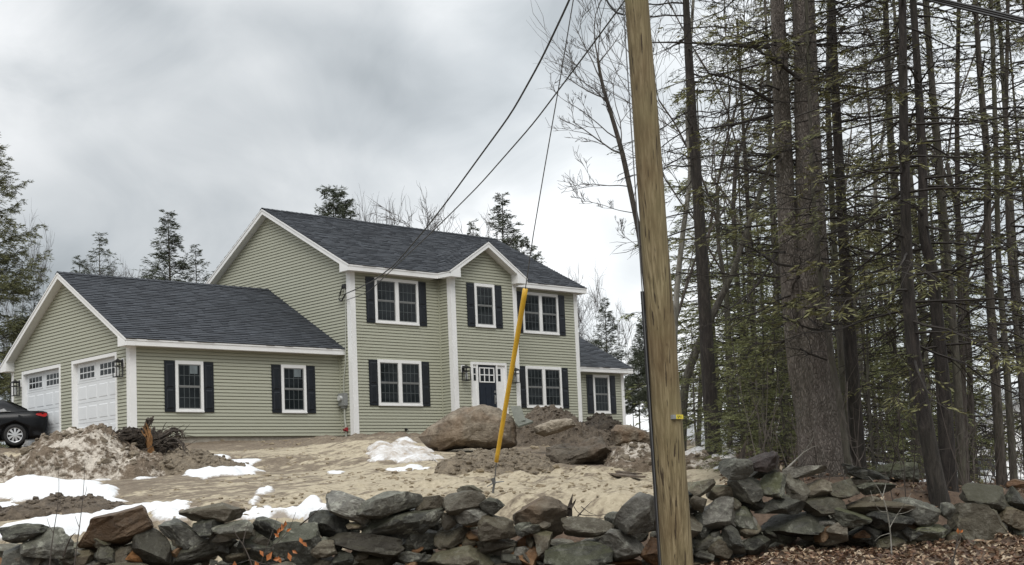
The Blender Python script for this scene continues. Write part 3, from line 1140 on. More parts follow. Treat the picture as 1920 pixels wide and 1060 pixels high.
# windows -----------------------------------------------------------
def window(fr, s, z, w_, h, units=1, label=None):
    c = 0.085
    m = MB()
    fr.box(m, s, s + c, z, z + h, -0.02, 0.062)
    fr.box(m, s + w_ - c, s + w_, z, z + h, -0.02, 0.062)
    fr.box(m, s + c, s + w_ - c, z + h - 0.10, z + h, -0.02, 0.060)
    fr.box(m, s + c, s + w_ - c, z, z + 0.085, -0.02, 0.060)
    fr.box(m, s - 0.006, s + w_ + 0.006, z - 0.012, z + 0.03, -0.02, 0.072)
    if units == 2:
        fr.box(m, s + w_ / 2 - 0.07, s + w_ / 2 + 0.07, z + 0.085, z + h - 0.10, -0.02, 0.058)
    win = m.build('window', M['white'], house, label=label)
    spans = [(s + c, s + w_ - c)] if units == 1 else [(s + c, s + w_ / 2 - 0.07), (s + w_ / 2 + 0.07, s + w_ - c)]
    z0, z1 = z + 0.085, z + h - 0.10
    zm = (z0 + z1) / 2
    for a, b in spans:
        for k, (y0, y1) in enumerate(((z0, zm), (zm, z1))):
            n = 0.030 if k == 0 else 0.040
            m = MB()
            t = 0.032
            fr.box(m, a, a + t, y0, y1, n - 0.01, n + 0.008)
            fr.box(m, b - t, b, y0, y1, n - 0.01, n + 0.008)
            fr.box(m, a + t, b - t, y0, y0 + (0.028 if k == 0 else 0.032), n - 0.01, n + 0.007)
            fr.box(m, a + t, b - t, y1 - 0.03, y1, n - 0.01, n + 0.007)
            m.build('sash', M['sash'], win)
            m = MB()
            fr.box(m, a + t - 0.004, b - t + 0.004, y0 + 0.02, y1 - 0.02, n - 0.008, n - 0.002)
            m.build('pane', M['glass'], win)
            m = MB()
            for j in (1, 2, 3):
                x = a + t + (b - a - 2 * t) * j / 4
                fr.box(m, x - 0.008, x + 0.008, y0 + 0.028, y1 - 0.03, n - 0.003, n + 0.002)
            ym = (y0 + y1) / 2
            fr.box(m, a + t, b - t, ym - 0.008, ym + 0.008, n - 0.003, n + 0.003)
            m.build('grille', M['grille'], win)
    return win


def shutter(fr, s, z, w_, h):
    m = MB()
    fr.box(m, s, s + w_, z, z + h, 0.0, 0.046)
    o = m.build('shutter', M['shutter'], house)
    zm = z + h * 0.46
    for a, b in ((z + 0.09, zm - 0.035), (zm + 0.035, z + h - 0.09)):
        m = MB()
        P = [fr.p(x, y, 0.046) for x, y in ((s + 0.055, a), (s + w_ - 0.055, a), (s + w_ - 0.055, b), (s + 0.055, b))]
        Q = [fr.p(x, y, 0.062) for x, y in ((s + 0.085, a + 0.03), (s + w_ - 0.085, a + 0.03), (s + w_ - 0.085, b - 0.03), (s + 0.085, b - 0.03))]
        m.add(P + Q, [(4, 5, 6, 7), (0, 1, 5, 4), (1, 2, 6, 5), (2, 3, 7, 6), (3, 0, 4, 7)])
        m.build('panel', M['shutter'], o)


def window_set(fr, s, z, w_, units, label=None):
    h = 1.484
    window(fr, s, z, w_, h, units, label)
    shutter(fr, s - 0.345, z - 0.005, 0.335, 1.475)
    shutter(fr, s + w_ + 0.012, z - 0.005, 0.335, 1.475)


window_set(FR_GAR, -5.887 + G, 0.709, 0.91, 1)
window_set(FR_GAR, -2.264 + G, 0.709, 0.91, 1)
window_set(FR_MAIN, 0.96, 0.923, 1.803, 2)
window_set(FR_MAIN, 0.938, 3.586, 1.803, 2)
window_set(FR_MAIN, 7.525, 3.586, 1.803, 2)
window_set(FR_MAIN, 7.537, 0.923, 1.803, 2)
window_set(FR_BUMP, 4.694 - BX0, 3.586, 0.91, 1)
window_set(FR_WING, 12.048 - W, 0.821, 0.91, 1)
# paper sticker on the upper panes of both garage windows
for s in (-5.887 + G, -2.264 + G):
    m = MB()
    FR_GAR.box(m, s + 0.47, s + 0.72, 1.82, 2.06, 0.046, 0.049)
    m.build('window_sticker', simple('sticker', (0.16, 0.19, 0.20), 0.6, 0.2), house)

# front door --------------------------------------------------------
fr = Frame((0, BY, 0), (1, 0, 0), (0, -1, 0))
m = MB()
fr.box(m, 4.40, 4.475, 0.25, 2.38, -0.02, 0.075)
fr.box(m, 5.945, 6.02, 0.25, 2.38, -0.02, 0.075)
fr.box(m, 4.475, 5.945, 2.295, 2.38, -0.02, 0.073)
fr.box(m, 4.64, 4.70, 0.25, 2.295, -0.02, 0.066)
fr.box(m, 5.535, 5.595, 0.25, 2.295, -0.02, 0.066)
fr.box(m, 4.36, 6.06, 0.18, 0.25, -0.02, 0.14)
dframe = m.build('door_frame', M['white'], house)
m = MB()
fr.box(m, 4.70, 5.535, 0.25, 2.29, -0.02, 0.028)
door = m.build('front_door', M['door_navy'], house)
for x0 in (4.79, 5.05, 5.31):
    m = MB()
    fr.box(m, x0, x0 + 0.14, 0.38, 1.55, 0.0285, 0.036)
    m.build('door_panel', M['door_navy'], door)
m = MB()
for a, b, c, d in ((4.77, 4.81, 1.70, 2.21), (5.42, 5.46, 1.70, 2.21), (4.81, 5.42, 1.70, 1.735), (4.81, 5.42, 2.175, 2.21), (4.99, 5.02, 1.735, 2.175), (5.205, 5.235, 1.735, 2.175), (4.81, 5.42, 1.94, 1.97)):
    fr.box(m, a, b, c, d, 0.026, 0.05 - 0.001 * (d - c))
m.build('door_window_frame', M['white'], door)
m = MB()
fr.box(m, 4.80, 5.43, 1.72, 2.19, 0.026, 0.033)
m.build('pane', M['glass'], door)
m = MB()
fr.box(m, 5.42, 5.47, 0.98, 1.28, 0.028, 0.05)
m.tube([fr.p(5.445, 1.26, 0.05), fr.p(5.445, 1.2, 0.1), fr.p(5.445, 1.06, 0.1), fr.p(5.445, 1.0, 0.05)], 0.012, 6)
fr.box(m, 5.415, 5.475, 1.36, 1.43, 0.028, 0.06)
m.build('door_handle', M['steel'], door)
for a, b in ((4.475, 4.64), (5.595, 5.945)):
    m = MB()
    fr.box(m, a, b, 0.25, 2.295, -0.02, 0.03)
    sd = m.build('sidelight', M['white'], house)
    mid = (a + b) / 2 if a < 5 else a + 0.10
    m = MB()
    for z0, z1 in ((1.75, 1.955), (1.985, 2.18)):
        fr.box(m, mid - 0.065, mid + 0.065, z0, z1, 0.028, 0.034)
    m.build('pane', M['glass'], sd)
    m = MB()
    fr.box(m, mid - 0.06, mid + 0.06, 0.45, 1.5, 0.0305, 0.037)
    m.build('sidelight_panel', M['white'], sd)
one_box('step', (4.30, BY - 1.0, -0.3), (6.12, BY - 0.05, 0.17), M['concrete'], house)


# lanterns ----------------------------------------------------------
def lantern(fr, s, z, label=None):
    m = MB()
    fr.box(m, s - 0.07, s + 0.07, z - 0.13, z + 0.12, 0.0, 0.05)
    base = m.build('wall_lantern', M['white'], house, label=label)
    m = MB()
    fr.box(m, s - 0.045, s + 0.045, z - 0.10, z + 0.09, 0.0505, 0.075)
    m.tube([fr.p(s, z + 0.02, 0.07), fr.p(s, z + 0.05, 0.13), fr.p(s, z + 0.045, 0.2)], 0.014, 6)
    m.build('bracket', M['black_metal'], base)
    m = MB()
    c, hw = 0.2, 0.095
    zt, zb = z + 0.02, z - 0.42
    for sx in (-1, 1):
        for sn in (-1, 1):
            a, n = s + sx * hw, c + sn * hw
            fr.box(m, a - 0.011, a + 0.011, zb, zt, n - 0.011, n + 0.011)
    for zz in (zb, zt - 0.02, zt - 0.14):
        for sg in (-1, 1):
            fr.box(m, s - hw, s + hw, zz, zz + 0.022, c + sg * hw - 0.0105, c + sg * hw + 0.0105)
            fr.box(m, s + sg * hw - 0.0105, s + sg * hw + 0.0105, zz + 0.001, zz + 0.021, c - hw, c + hw)
    P = [fr.p(s + sx * (hw + 0.02), zt, c + sn * (hw + 0.02)) for sx, sn in ((-1, -1), (1, -1), (1, 1), (-1, 1))]
    m.add(P + [fr.p(s, zt + 0.09, c)], [(0, 1, 4), (1, 2, 4), (2, 3, 4), (3, 0, 4), (3, 2, 1, 0)])
    m.build('cage', M['black_metal'], base)
    m = MB()
    m.tube([fr.p(s, zb + 0.05, c), fr.p(s, zb + 0.16, c), fr.p(s, zb + 0.28, c)], [0.035, 0.045, 0.03], 8, caps=True)
    m.build('bulb', M['glass_lamp'], base)


lantern(FR_GAB, GR - 1.02 + 0.0, 2.12)
lantern(FR_GAB, GR - 7.95, 2.12)
lantern(fr, 4.05, 2.14)
lantern(fr, 6.32, 2.12)

# garage doors ------------------------------------------------------
for (a, b) in DOORS:
    m = MB()
    f = FR_GAB
    t = 0.1
    f.box(m, a - t, a, -0.04, DTOP + t, -0.13, 0.034)
    f.box(m, b, b + t, -0.04, DTOP + t, -0.13, 0.034)
    f.box(m, a, b, DTOP, DTOP + t, -0.13, 0.033)
    m.build('garage_door_frame', M['white'], house)
    gd = None
    hs = (DTOP + 0.03) / 4
    m = MB()
    for k in range(4):
        f.box(m, a, b, -0.03 + k * hs + 0.004, -0.03 + (k + 1) * hs - 0.004, -0.138, -0.105)
    gd = m.build('garage_door', M['door_white'], house)
    wn = (b - a) / 4
    for k in range(3):
        for j in range(4):
            s0 = a + wn * j + 0.07
            s1 = a + wn * (j + 1) - 0.07
            z0 = -0.03 + k * hs + 0.1
            z1 = -0.03 + (k + 1) * hs - 0.1
            m = MB()
            P = [f.p(x, y, -0.105) for x, y in ((s0, z0), (s1, z0), (s1, z1), (s0, z1))]
            Q = [f.p(x, y, -0.095) for x, y in ((s0 + 0.025, z0 + 0.025), (s1 - 0.025, z0 + 0.025), (s1 - 0.025, z1 - 0.025), (s0 + 0.025, z1 - 0.025))]
            m.add(P + Q, [(4, 5, 6, 7), (0, 1, 5, 4), (1, 2, 6, 5), (2, 3, 7, 6), (3, 0, 4, 7)])
            m.build('door_panel', M['door_white'], gd)
    zt = -0.03 + 3 * hs + 0.13
    for c in (a + (b - a) * 0.255, a + (b - a) * 0.745):
        m = MB()
        f.box(m, c - 0.53, c + 0.53, zt - 0.05, zt + 0.42, -0.105, -0.094)
        wf = m.build('door_window', M['door_white'], gd)
        for col in range(4):
            for row in range(2):
                x = c - 0.47 + col * 0.24
                zz = zt + row * 0.185
                m = MB()
                f.box(m, x, x + 0.2, zz, zz + 0.15, -0.094, -0.090)
                mm = m.build('pane', M['glass'], gd)

# electric service on the left wall ----------------------------------
fl = FR_LEFT


def ly(y):
    return D - y


m = MB()
fl.box(m, ly(0.60), ly(0.27), 0.93, 1.33, 0.02, 0.16)
fl.box(m, ly(0.52), ly(0.34), 0.85, 0.93, 0.02, 0.12)
meter = m.build('meter_box', M['grey_metal'], house)
m = MB()
m.tube([fl.p(ly(0.45), 1.17, 0.155), fl.p(ly(0.45), 1.17, 0.25)], 0.085, 12, caps=True)
m.build('meter_dial', M['glass_lamp'], meter)
m = MB()
m.tube([fl.p(ly(0.40), 0.86, 0.07), fl.p(ly(0.40), 0.5, 0.07), fl.p(ly(0.36), 0.3, 0.07), fl.p(ly(0.36), -0.5, 0.07)], 0.03, 8)
m.build('conduit', M['pvc'], house)
m = MB()
m.tube([fl.p(ly(0.42), 1.32, 0.06), fl.p(ly(0.40), 1.8, 0.06), fl.p(ly(0.3), 2.3, 0.05), fl.p(ly(0.27), 2.9, 0.05), fl.p(ly(0.22), 3.6, 0.05), fl.p(ly(0.21), 4.3, 0.05), fl.p(ly(0.22), 4.72, 0.06)], 0.018, 6)
m.build('service_cable', M['pvc'], house)
m = MB()
loop = [(0.2, 4.72), (0.3, 4.74), (0.42, 4.5), (0.5, 4.36), (0.38, 4.28), (0.25, 4.38), (0.16, 4.46)]
m.tube([fl.p(ly(y), z, 0.08 + 0.02 * (i % 2)) for i, (y, z) in enumerate(loop)], 0.017, 6)
m.tube([fl.p(ly(y), z - 0.02, 0.12) for y, z in ((0.25, 4.72), (0.44, 4.52), (0.46, 4.33), (0.3, 4.27), (0.17, 4.4))], 0.013, 6)
fl.box(m, ly(0.30), ly(0.17), 4.66, 4.8, 0.0, 0.1)
m.build('drip_loop', M['cable'], house)
m = MB()
fl.box(m, ly(0.37), ly(0.29), 0.12, 0.24, 0.03, 0.10)
m.tube([fl.p(ly(0.33), 0.18, 0.1), fl.p(ly(0.33), 0.15, 0.17)], [0.03, 0.05], 8, caps=True)
m.build('red_valve', M['red'], house)
m = MB()
FR_MAIN.box(m, 2.0, 2.08, 0.11, 0.19, 0.02, 0.05)
m.tube([FR_MAIN.p(2.04, 0.15, 0.04), FR_MAIN.p(2.04, 0.16, 0.12), FR_MAIN.p(2.04, 0.10, 0.15)], 0.014, 6)
m.build('spigot', M['black_metal'], house)

# ------------------------------------------------------------------ rocks
_ico = {}


def ico(sub):
    if sub not in _ico:
        b = bmesh.new()
        bmesh.ops.create_icosphere(b, subdivisions=sub, radius=1.0)
        b.verts.ensure_lookup_table()
        _ico[sub] = (np.array([v.co[:] for v in b.verts]), np.array([[v.index for v in f.verts] for f in b.faces]))
        b.free()
    return _ico[sub]


def rock_verts(seed, sub=3, cuts=11, rough=0.05, boxy=0.72, ang=None):
    rng = np.random.default_rng(seed)
    V, Fc = ico(sub)
    p = np.sign(V) * np.abs(V) ** boxy
    for k in range(cuts):
        n = rng.normal(size=3)
        n /= np.linalg.norm(n)
        d = rng.uniform(0.5, 0.88)
        s = p @ n - d
        p = p - np.maximum(s, 0)[:, None] * n * 0.96
    p = p * (1 + rough * fbm(p * 1.3 + seed * 7.1, 2)[:, None])
    p += rough * 0.5 * fbm(p * 4 + seed, 4)[:, None] * p - rough * 0.5 * np.abs(fbm(p * np.array([2.5, 2.5, 6]) + seed, 3))[:, None] * p
    lo, hi = p.min(0), p.max(0)
    return (p - (lo + hi) / 2) / (hi - lo), Fc


def rock_object(name, mat, center, size, tilt=0.0, yaw=0.0, seed=0, sub=3, cuts=11, rough=0.05, parent=None, boxy=0.72, pitch=0.0, into=None):
    p, Fc = rock_verts(seed, sub, cuts, rough, boxy)
    p = p * np.asarray(size)
    c, s = math.cos(tilt), math.sin(tilt)          # in the picture plane, anticlockwise
    x, z = p[:, 0] * c - p[:, 2] * s, p[:, 0] * s + p[:, 2] * c
    y = p[:, 1]
    c, s = math.cos(pitch), math.sin(pitch)
    y, z = y * c - z * s, y * s + z * c
    c, s = math.cos(yaw), math.sin(yaw)
    x, y = x * c - y * s, x * s + y * c
    Wv = x[:, None] * RH + y[:, None] * FH + z[:, None] * Z3
    if into is not None:
        into[0].add(np.asarray(center) + Wv, Fc, into[1])
        return None
    m = MB()
    m.add(np.asarray(center) + Wv, Fc)
    me_origin = np.asarray(center)
    if parent is not None:
        o = bpy.data.objects.new(name, m.mesh(name, [mat], False, me_origin))
        COL.objects.link(o)
        o.parent = parent
        o.location = tuple(me_origin - np.array(world_origin(parent)))
    else:
        o = bpy.data.objects.new(name, m.mesh(name, [mat], False, me_origin))
        COL.objects.link(o)
        o.location = tuple(me_origin)
    return o


# the dry stone wall: (centre x, centre y, width, height, tilt in degrees, kind, label) as read off the photograph
G_, D_, P_, T_, R_, O_, X_ = 'stone_grey', 'stone_dark', 'stone_pale', 'stone_tan', 'stone_rust', 'stone_moss', 'stone_red'
STONES = [
    (209, 994, 138, 66, 27, R_, 'big rust brown slab tilted on top of the wall'), (40, 1000, 86, 34, 3, D_), (84, 1022, 92, 58, 6, G_), (34, 1050, 92, 56, 8, G_), (146, 1052, 56, 40, 0, T_),
    (226, 1048, 78, 58, -6, G_), (283, 1026, 70, 68, -8, D_), (344, 1005, 92, 44, -42, G_), (394, 966, 112, 44, 4, D_), (437, 995, 78, 36, 0, G_),
    (372, 1032, 130, 40, 8, D_), (392, 990, 60, 34, -10, D_), (480, 1023, 70, 58, 0, D_), (555, 1022, 90, 84, 10, D_), (500, 990, 60, 36, -12, D_),
    (653, 951, 88, 44, -24, P_), (728, 945, 122, 46, 9, G_), (617, 986, 80, 62, -14, D_), (606, 1030, 48, 32, 0, G_), (688, 1023, 138, 42, -4, D_),
    (757, 984, 142, 48, 3, D_), (805, 949, 72, 38, 6, T_), (870, 942, 78, 40, 6, G_), (880, 921, 50, 24, -16, T_), (921, 949, 42, 32, -20, D_),
    (889, 968, 72, 32, 12, P_), (786, 1014, 72, 40, 0, D_), (848, 1006, 70, 40, 10, D_), (841, 978, 26, 32, 0, G_), (931, 990, 68, 46, 0, D_),
    (888, 1008, 30, 26, 0, R_), (879, 1026, 42, 20, -8, R_), (932, 1025, 72, 28, 0, G_), (780, 1049, 64, 30, 0, G_), (866, 1048, 124, 42, 4, T_),
    (686, 1056, 62, 26, 0, O_), (640, 1050, 44, 34, -10, D_), (597, 1058, 62, 26, 0, G_), (1013, 974, 96, 78, -6, 'boulder_brown'), (985, 1015, 52, 24, 0, R_),
    (1015, 1020, 38, 50, -10, T_), (987, 1042, 54, 42, -30, R_), (935, 1054, 66, 24, 4, D_), (1103, 989, 94, 38, 0, G_), (1154, 972, 40, 28, 26, G_),
    (1197, 971, 88, 76, 30, P_), (1167, 1024, 90, 54, -8, P_), (1082, 1043, 126, 50, 0, O_), (1176, 1058, 70, 18, 0, R_), (1222, 1036, 42, 54, 0, R_),
    (1313, 916, 54, 32, 6, T_), (1356, 924, 60, 28, 0, T_), (1309, 946, 34, 30, 0, G_), (1343, 962, 80, 60, 4, P_), (1312, 986, 40, 48, 0, D_),
    (1381, 880, 62, 38, -4, G_), (1432, 868, 62, 34, 14, X_), (1433, 888, 50, 16, 4, D_), (1399, 918, 72, 46, -12, G_), (1452, 912, 50, 48, 0, O_),
    (1493, 916, 48, 44, -30, G_), (1511, 883, 82, 22, 8, P_), (1536, 917, 54, 34, 0, G_), (1583, 918, 58, 40, -8, T_), (1625, 889, 88, 22, -14, D_),
    (1607, 904, 54, 18, 0, D_), (1640, 915, 76, 24, 4, D_), (1399, 978, 64, 54, -8, O_), (1420, 950, 90, 24, -10, D_), (1468, 948, 90, 34, -6, G_),
    (1541, 948, 80, 38, 4, T_), (1647, 951, 122, 32, -4, D_), (1492, 986, 130, 46, 2, D_), (1571, 993, 48, 40, -20, P_), (1595, 972, 78, 32, -14, O_),
    (1665, 978, 86, 34, -6, D_), (1716, 961, 86, 46, -16, G_), (1674, 1022, 76, 32, 4, T_), (1748, 1000, 92, 32, 0, O_), (1376, 1015, 58, 42, -38, G_),
    (1421, 1022, 54, 40, 0, D_), (1330, 1022, 70, 44, 10, D_), (1313, 1044, 28, 18, 0, G_), (1343, 1046, 46, 16, 6, G_), (1390, 1043, 48, 14, 0, G_),
    (1773, 1030, 48, 22, -10, D_), (1782, 960, 26, 32, 0, G_), (1838, 990, 96, 112, 26, O_, 'large mossy green boulder at the end of the wall'), (1850, 934, 92, 52, -8, O_), (1905, 936, 44, 46, 0, D_),
    (1900, 974, 54, 46, 10, T_), (1908, 1002, 42, 34, 0, D_), (1910, 908, 44, 20, 4, R_), (1880, 1018, 50, 26, 0, G_),
    (1272, 990, 90, 60, 5, G_), (1270, 940, 80, 44, -5, D_), (1262, 1040, 80, 44, 0, D_), (1558, 1010, 60, 24, 0, D_), (1620, 1002, 66, 26, 5, D_), (1700, 1000, 60, 26, 5, D_),
]


def wall_depth(px):
    return np.interp(px, [0, 600, 1000, 1300, 1600, 1920], [14.6, 14.9, 15.0, 15.1, 15.5, 15.9])


STONE = MB  # alias kept short
swall = thing('stone_wall', 'low dry stone wall of dark mossy fieldstones along the road', 'stone wall', ground_at(960, 15.3))
rng = np.random.default_rng(5)
for i, s in enumerate(STONES):
    x, y, w_, h_, tilt, kind = s[:6]
    v = float(wall_depth(x)) + rng.uniform(-0.12, 0.12) + (0.12 if h_ < 30 else 0)
    c = at(x, y, v)
    k = v / F * 1.08
    dep = np.clip(0.5 * (w_ + h_) * k, 0.22, 0.75) * rng.uniform(0.85, 1.1)
    o = rock_object('stone', M[kind], c + FH * dep * 0.2, (w_ * k, dep, h_ * k), math.radians(tilt) - ROLL * 0, rng.uniform(-0.25, 0.25), 100 + i, 4, rng.integers(9, 15), 0.085, swall, rng.uniform(0.55, 0.8), rng.uniform(-0.15, 0.15))
    if len(s) > 6:
        o['label'] = s[6]
core = MB()
# the core and back of the wall
for i in range(150):
    px = rng.uniform(-120, 2040)
    top = np.interp(px, [-100, 0, 150, 300, 420, 560, 700, 850, 930, 1010, 1100, 1200, 1300, 1420, 1520, 1640, 1750, 1850, 2040],
                    [1000, 1010, 1010, 1000, 985, 1000, 960, 955, 975, 970, 1000, 970, 940, 910, 915, 930, 975, 955, 930])
    py = rng.uniform(top + 22, 1075)
    v = float(wall_depth(px)) + rng.uniform(0.35, 0.8)
    k = v / F
    w_ = rng.uniform(45, 95)
    h_ = rng.uniform(26, 46)
    rock_object('stone', None, at(px, py, v), (w_ * k, 0.4, h_ * k), rng.uniform(-0.25, 0.25), rng.uniform(-0.5, 0.5), 900 + i, 3, 9, 0.07, swall, into=(core, int(rng.integers(3))))
# stones low at the foot, below the frame of the photograph on the left
for i in range(26):
    px = rng.uniform(-80, 1250)
    v = float(wall_depth(px)) - rng.uniform(0, 0.15)
    k = v / F
    rock_object('stone', None, at(px, rng.uniform(1078, 1112), v), (rng.uniform(60, 110) * k, 0.45, rng.uniform(36, 56) * k), rng.uniform(-0.2, 0.2), rng.uniform(-0.4, 0.4), 1300 + i, 3, 9, 0.07, swall, into=(core, int(rng.integers(3))))
core.build('stone_core', [M[D_], M[G_], M[O_]], swall, kind='stuff')
# small stones wedged into the joints of the face
TOPX = [-100, 0, 150, 300, 420, 560, 700, 850, 930, 1010, 1100, 1200, 1300, 1420, 1520, 1640, 1750, 1850, 2040]
TOPY = [1000, 1010, 1010, 1000, 985, 1000, 960, 955, 975, 970, 1000, 970, 940, 910, 915, 930, 975, 955, 930]
for i in range(150):
    px = rng.uniform(-20, 1940)
    top = np.interp(px, TOPX, TOPY)
    bot = np.interp(px, [0, 1290, 1400, 1520, 1700, 1940], [1075, 1070, 1045, 1015, 1030, 1030])
    py = rng.uniform(top + 8, bot)
    v = float(wall_depth(px)) + rng.uniform(0.02, 0.16)
    k = v / F
    w_ = rng.uniform(14, 46)
    rock_object('stone', M[[D_, G_, T_, P_, R_, D_, G_][rng.integers(7)]], at(px, py, v), (w_ * k, w_ * k * 0.9, w_ * k * rng.uniform(0.4, 0.8)), rng.uniform(-0.6, 0.6), rng.uniform(-0.8, 0.8), 1500 + i, 3, 9, 0.08, swall)


# boulders ------------------------------------------------------------
def boulder(x0, y0, x1, y1, mat, label, seed, tilt=0, sub=5, cuts=12, rough=0.06, depth=None, dep=0.8, name='boulder', boxy=0.7, yaw=0.0):
    g = gp((x0 + x1) / 2, y1)
    v = depth_of(g) if depth is None else depth
    k = v / F
    w_, h_ = (x1 - x0) * k, (y1 - y0) * k
    c = at((x0 + x1) / 2, (y0 + y1) / 2, v) + FH * w_ * dep * 0.4 - Z3 * h_ * 0.04
    o = rock_object(name, M[mat], c, (w_, w_ * dep, h_ * 1.1), math.radians(tilt), yaw, seed, sub, cuts, rough, None, boxy)
    return tag(o, label, 'boulder', 'boulders left in the cleared yard')


# the biggest boulder is shaped by hand: a long back, a nose to the lower left and a cut face at the right end
def shaped_rock(name, outline, mat, label, depth_px, thick, seed, group=None, cat='boulder', rough=0.05, nz=44):
    """outline in the photograph, blown up into a rounded body of real thickness"""
    gx, gy = depth_px
    v = depth_of(gp(gx, gy))
    k = v / F
    P = np.array(outline, float)
    cx, cy = P.mean(0)
    # resample the outline
    Q = np.vstack([P, P[:1]])
    seg = np.linalg.norm(np.diff(Q, axis=0), axis=1)
    L = np.concatenate([[0], np.cumsum(seg)])
    n = 120
    ss = np.linspace(0, L[-1], n, endpoint=False)
    O = np.stack([np.interp(ss, L, Q[:, 0]), np.interp(ss, L, Q[:, 1])], -1)
    c0 = at(cx, cy, v)
    rel = (O - [cx, cy]) * k
    rings, th = [], np.linspace(-math.pi / 2, math.pi / 2, nz)
    V = []
    for a in th:
        sc = max(math.cos(a), 0.02) ** 0.55
        dy = math.copysign(abs(math.sin(a)) ** 0.8, math.sin(a)) * thick / 2 + thick * 0.42
        for (rx, ry) in rel:
            V.append(c0 + CR * rx * sc - CU * ry * sc + FH * dy)
    V = np.array(V)
    loc = V - c0
    nrm = loc / (np.linalg.norm(loc, axis=1, keepdims=True) + 1e-6)
    size = np.ptp(rel[:, 0])
    V = V + nrm * (size * rough * (fbm(loc / size * 3 + seed, 4) * 0.7 - 0.9 * np.abs(fbm(loc / size * 6 + seed, 5)) + 0.25))[:, None]
    m = MB()
    i = np.arange(nz - 1)[:, None] * n
    j = np.arange(n)[None]
    jj = (j + 1) % n
    m.add(V, np.stack([i + j, i + n + j, i + n + jj, i + jj], -1).reshape(-1, 4))
    m.f[(n, 0)] = [np.array([list(range(n))]), np.array([list(range(n * nz - 1, n * nz - n - 1, -1))])]
    o = m.build(name, M[mat], origin=tuple(c0))
    return tag(o, label, cat, group)


BG = 'boulders left in the cleared yard'
shaped_rock('boulder', [(783, 818), (800, 800), (835, 775), (868, 762), (905, 757), (935, 764), (958, 780), (966, 800), (969, 832), (945, 843), (925, 842), (880, 838), (845, 841), (818, 850), (800, 838)],
            'boulder', 'huge rounded brown boulder in front of the entrance', (880, 852), 1.9, 3, BG, rough=0.055)
vb = depth_of(gp(1095, 887))
HP = [(1024, 838, .35), (1027, 866, .2), (1056, 874, 0.0), (1061, 858, -0.05), (1137, 839, -0.12), (1158, 851, .1), (1150, 884, .6), (1062, 876, .3), (1131, 818, .75), (1060, 828, .8),
      (1028, 838, .9), (1150, 838, 1.1), (1150, 884, 1.1), (1030, 870, 1.0)]
bh = bmesh.new()
for x_, y_, d_ in HP:
    bh.verts.new(at(x_, y_, vb) + FH * d_)
hull = bmesh.ops.convex_hull(bh, input=list(bh.verts))
bmesh.ops.delete(bh, geom=[e_ for e_ in hull['geom_unused'] if isinstance(e_, bmesh.types.BMVert)], context='VERTS')
for _ in range(5):
    bmesh.ops.subdivide_edges(bh, edges=[e_ for e_ in bh.edges if e_.calc_length() > 0.06], cuts=1, use_grid_fill=True)
bmesh.ops.triangulate(bh, faces=bh.faces)
bh.normal_update()
co = np.array([v_.co[:] for v_ in bh.verts])
nm = np.array([v_.normal[:] for v_ in bh.verts])
co = co + nm * (0.05 * fbm(co * 3, 4) - 0.05 * np.abs(fbm(co * 7, 3)))[:, None]
c_ = at(1091, 853, vb)
for v_, p_ in zip(bh.verts, co):
    v_.co = Vector(p_ - c_)
me_ = bpy.data.meshes.new('boulder')
bh.to_mesh(me_)
bh.free()
me_.polygons.foreach_set('use_smooth', np.zeros(len(me_.polygons), bool))
me_.materials.append(M['boulder'])
bo = bpy.data.objects.new('boulder', me_)
COL.objects.link(bo)
bo.location = tuple(c_)
tag(bo, 'blocky brown boulder with steep split face beside the boards', 'boulder', BG)
shaped_rock('boulder', [(1148, 806), (1160, 796), (1185, 796), (1215, 808), (1230, 825), (1228, 840), (1190, 839), (1155, 834)],
            'boulder_brown', 'reddish brown boulder just left of the utility pole', (1190, 846), 1.3, 12, BG, rough=0.06)
shaped_rock('boulder', [(1002, 800), (1030, 789), (1062, 783), (1076, 785), (1082, 797), (1055, 808), (1020, 818), (1004, 812)],
            'boulder_pale', 'pale flat slab of rock lying on the dirt heap', (1040, 851), 0.9, 15, BG, rough=0.05)
shaped_rock('boulder', [(1656, 884), (1668, 872), (1695, 865), (1728, 866), (1732, 905), (1700, 910), (1660, 900)],
            'stone_moss', 'grey green boulder among trunks behind the wall', (1695, 912), 0.9, 17, BG, rough=0.05)


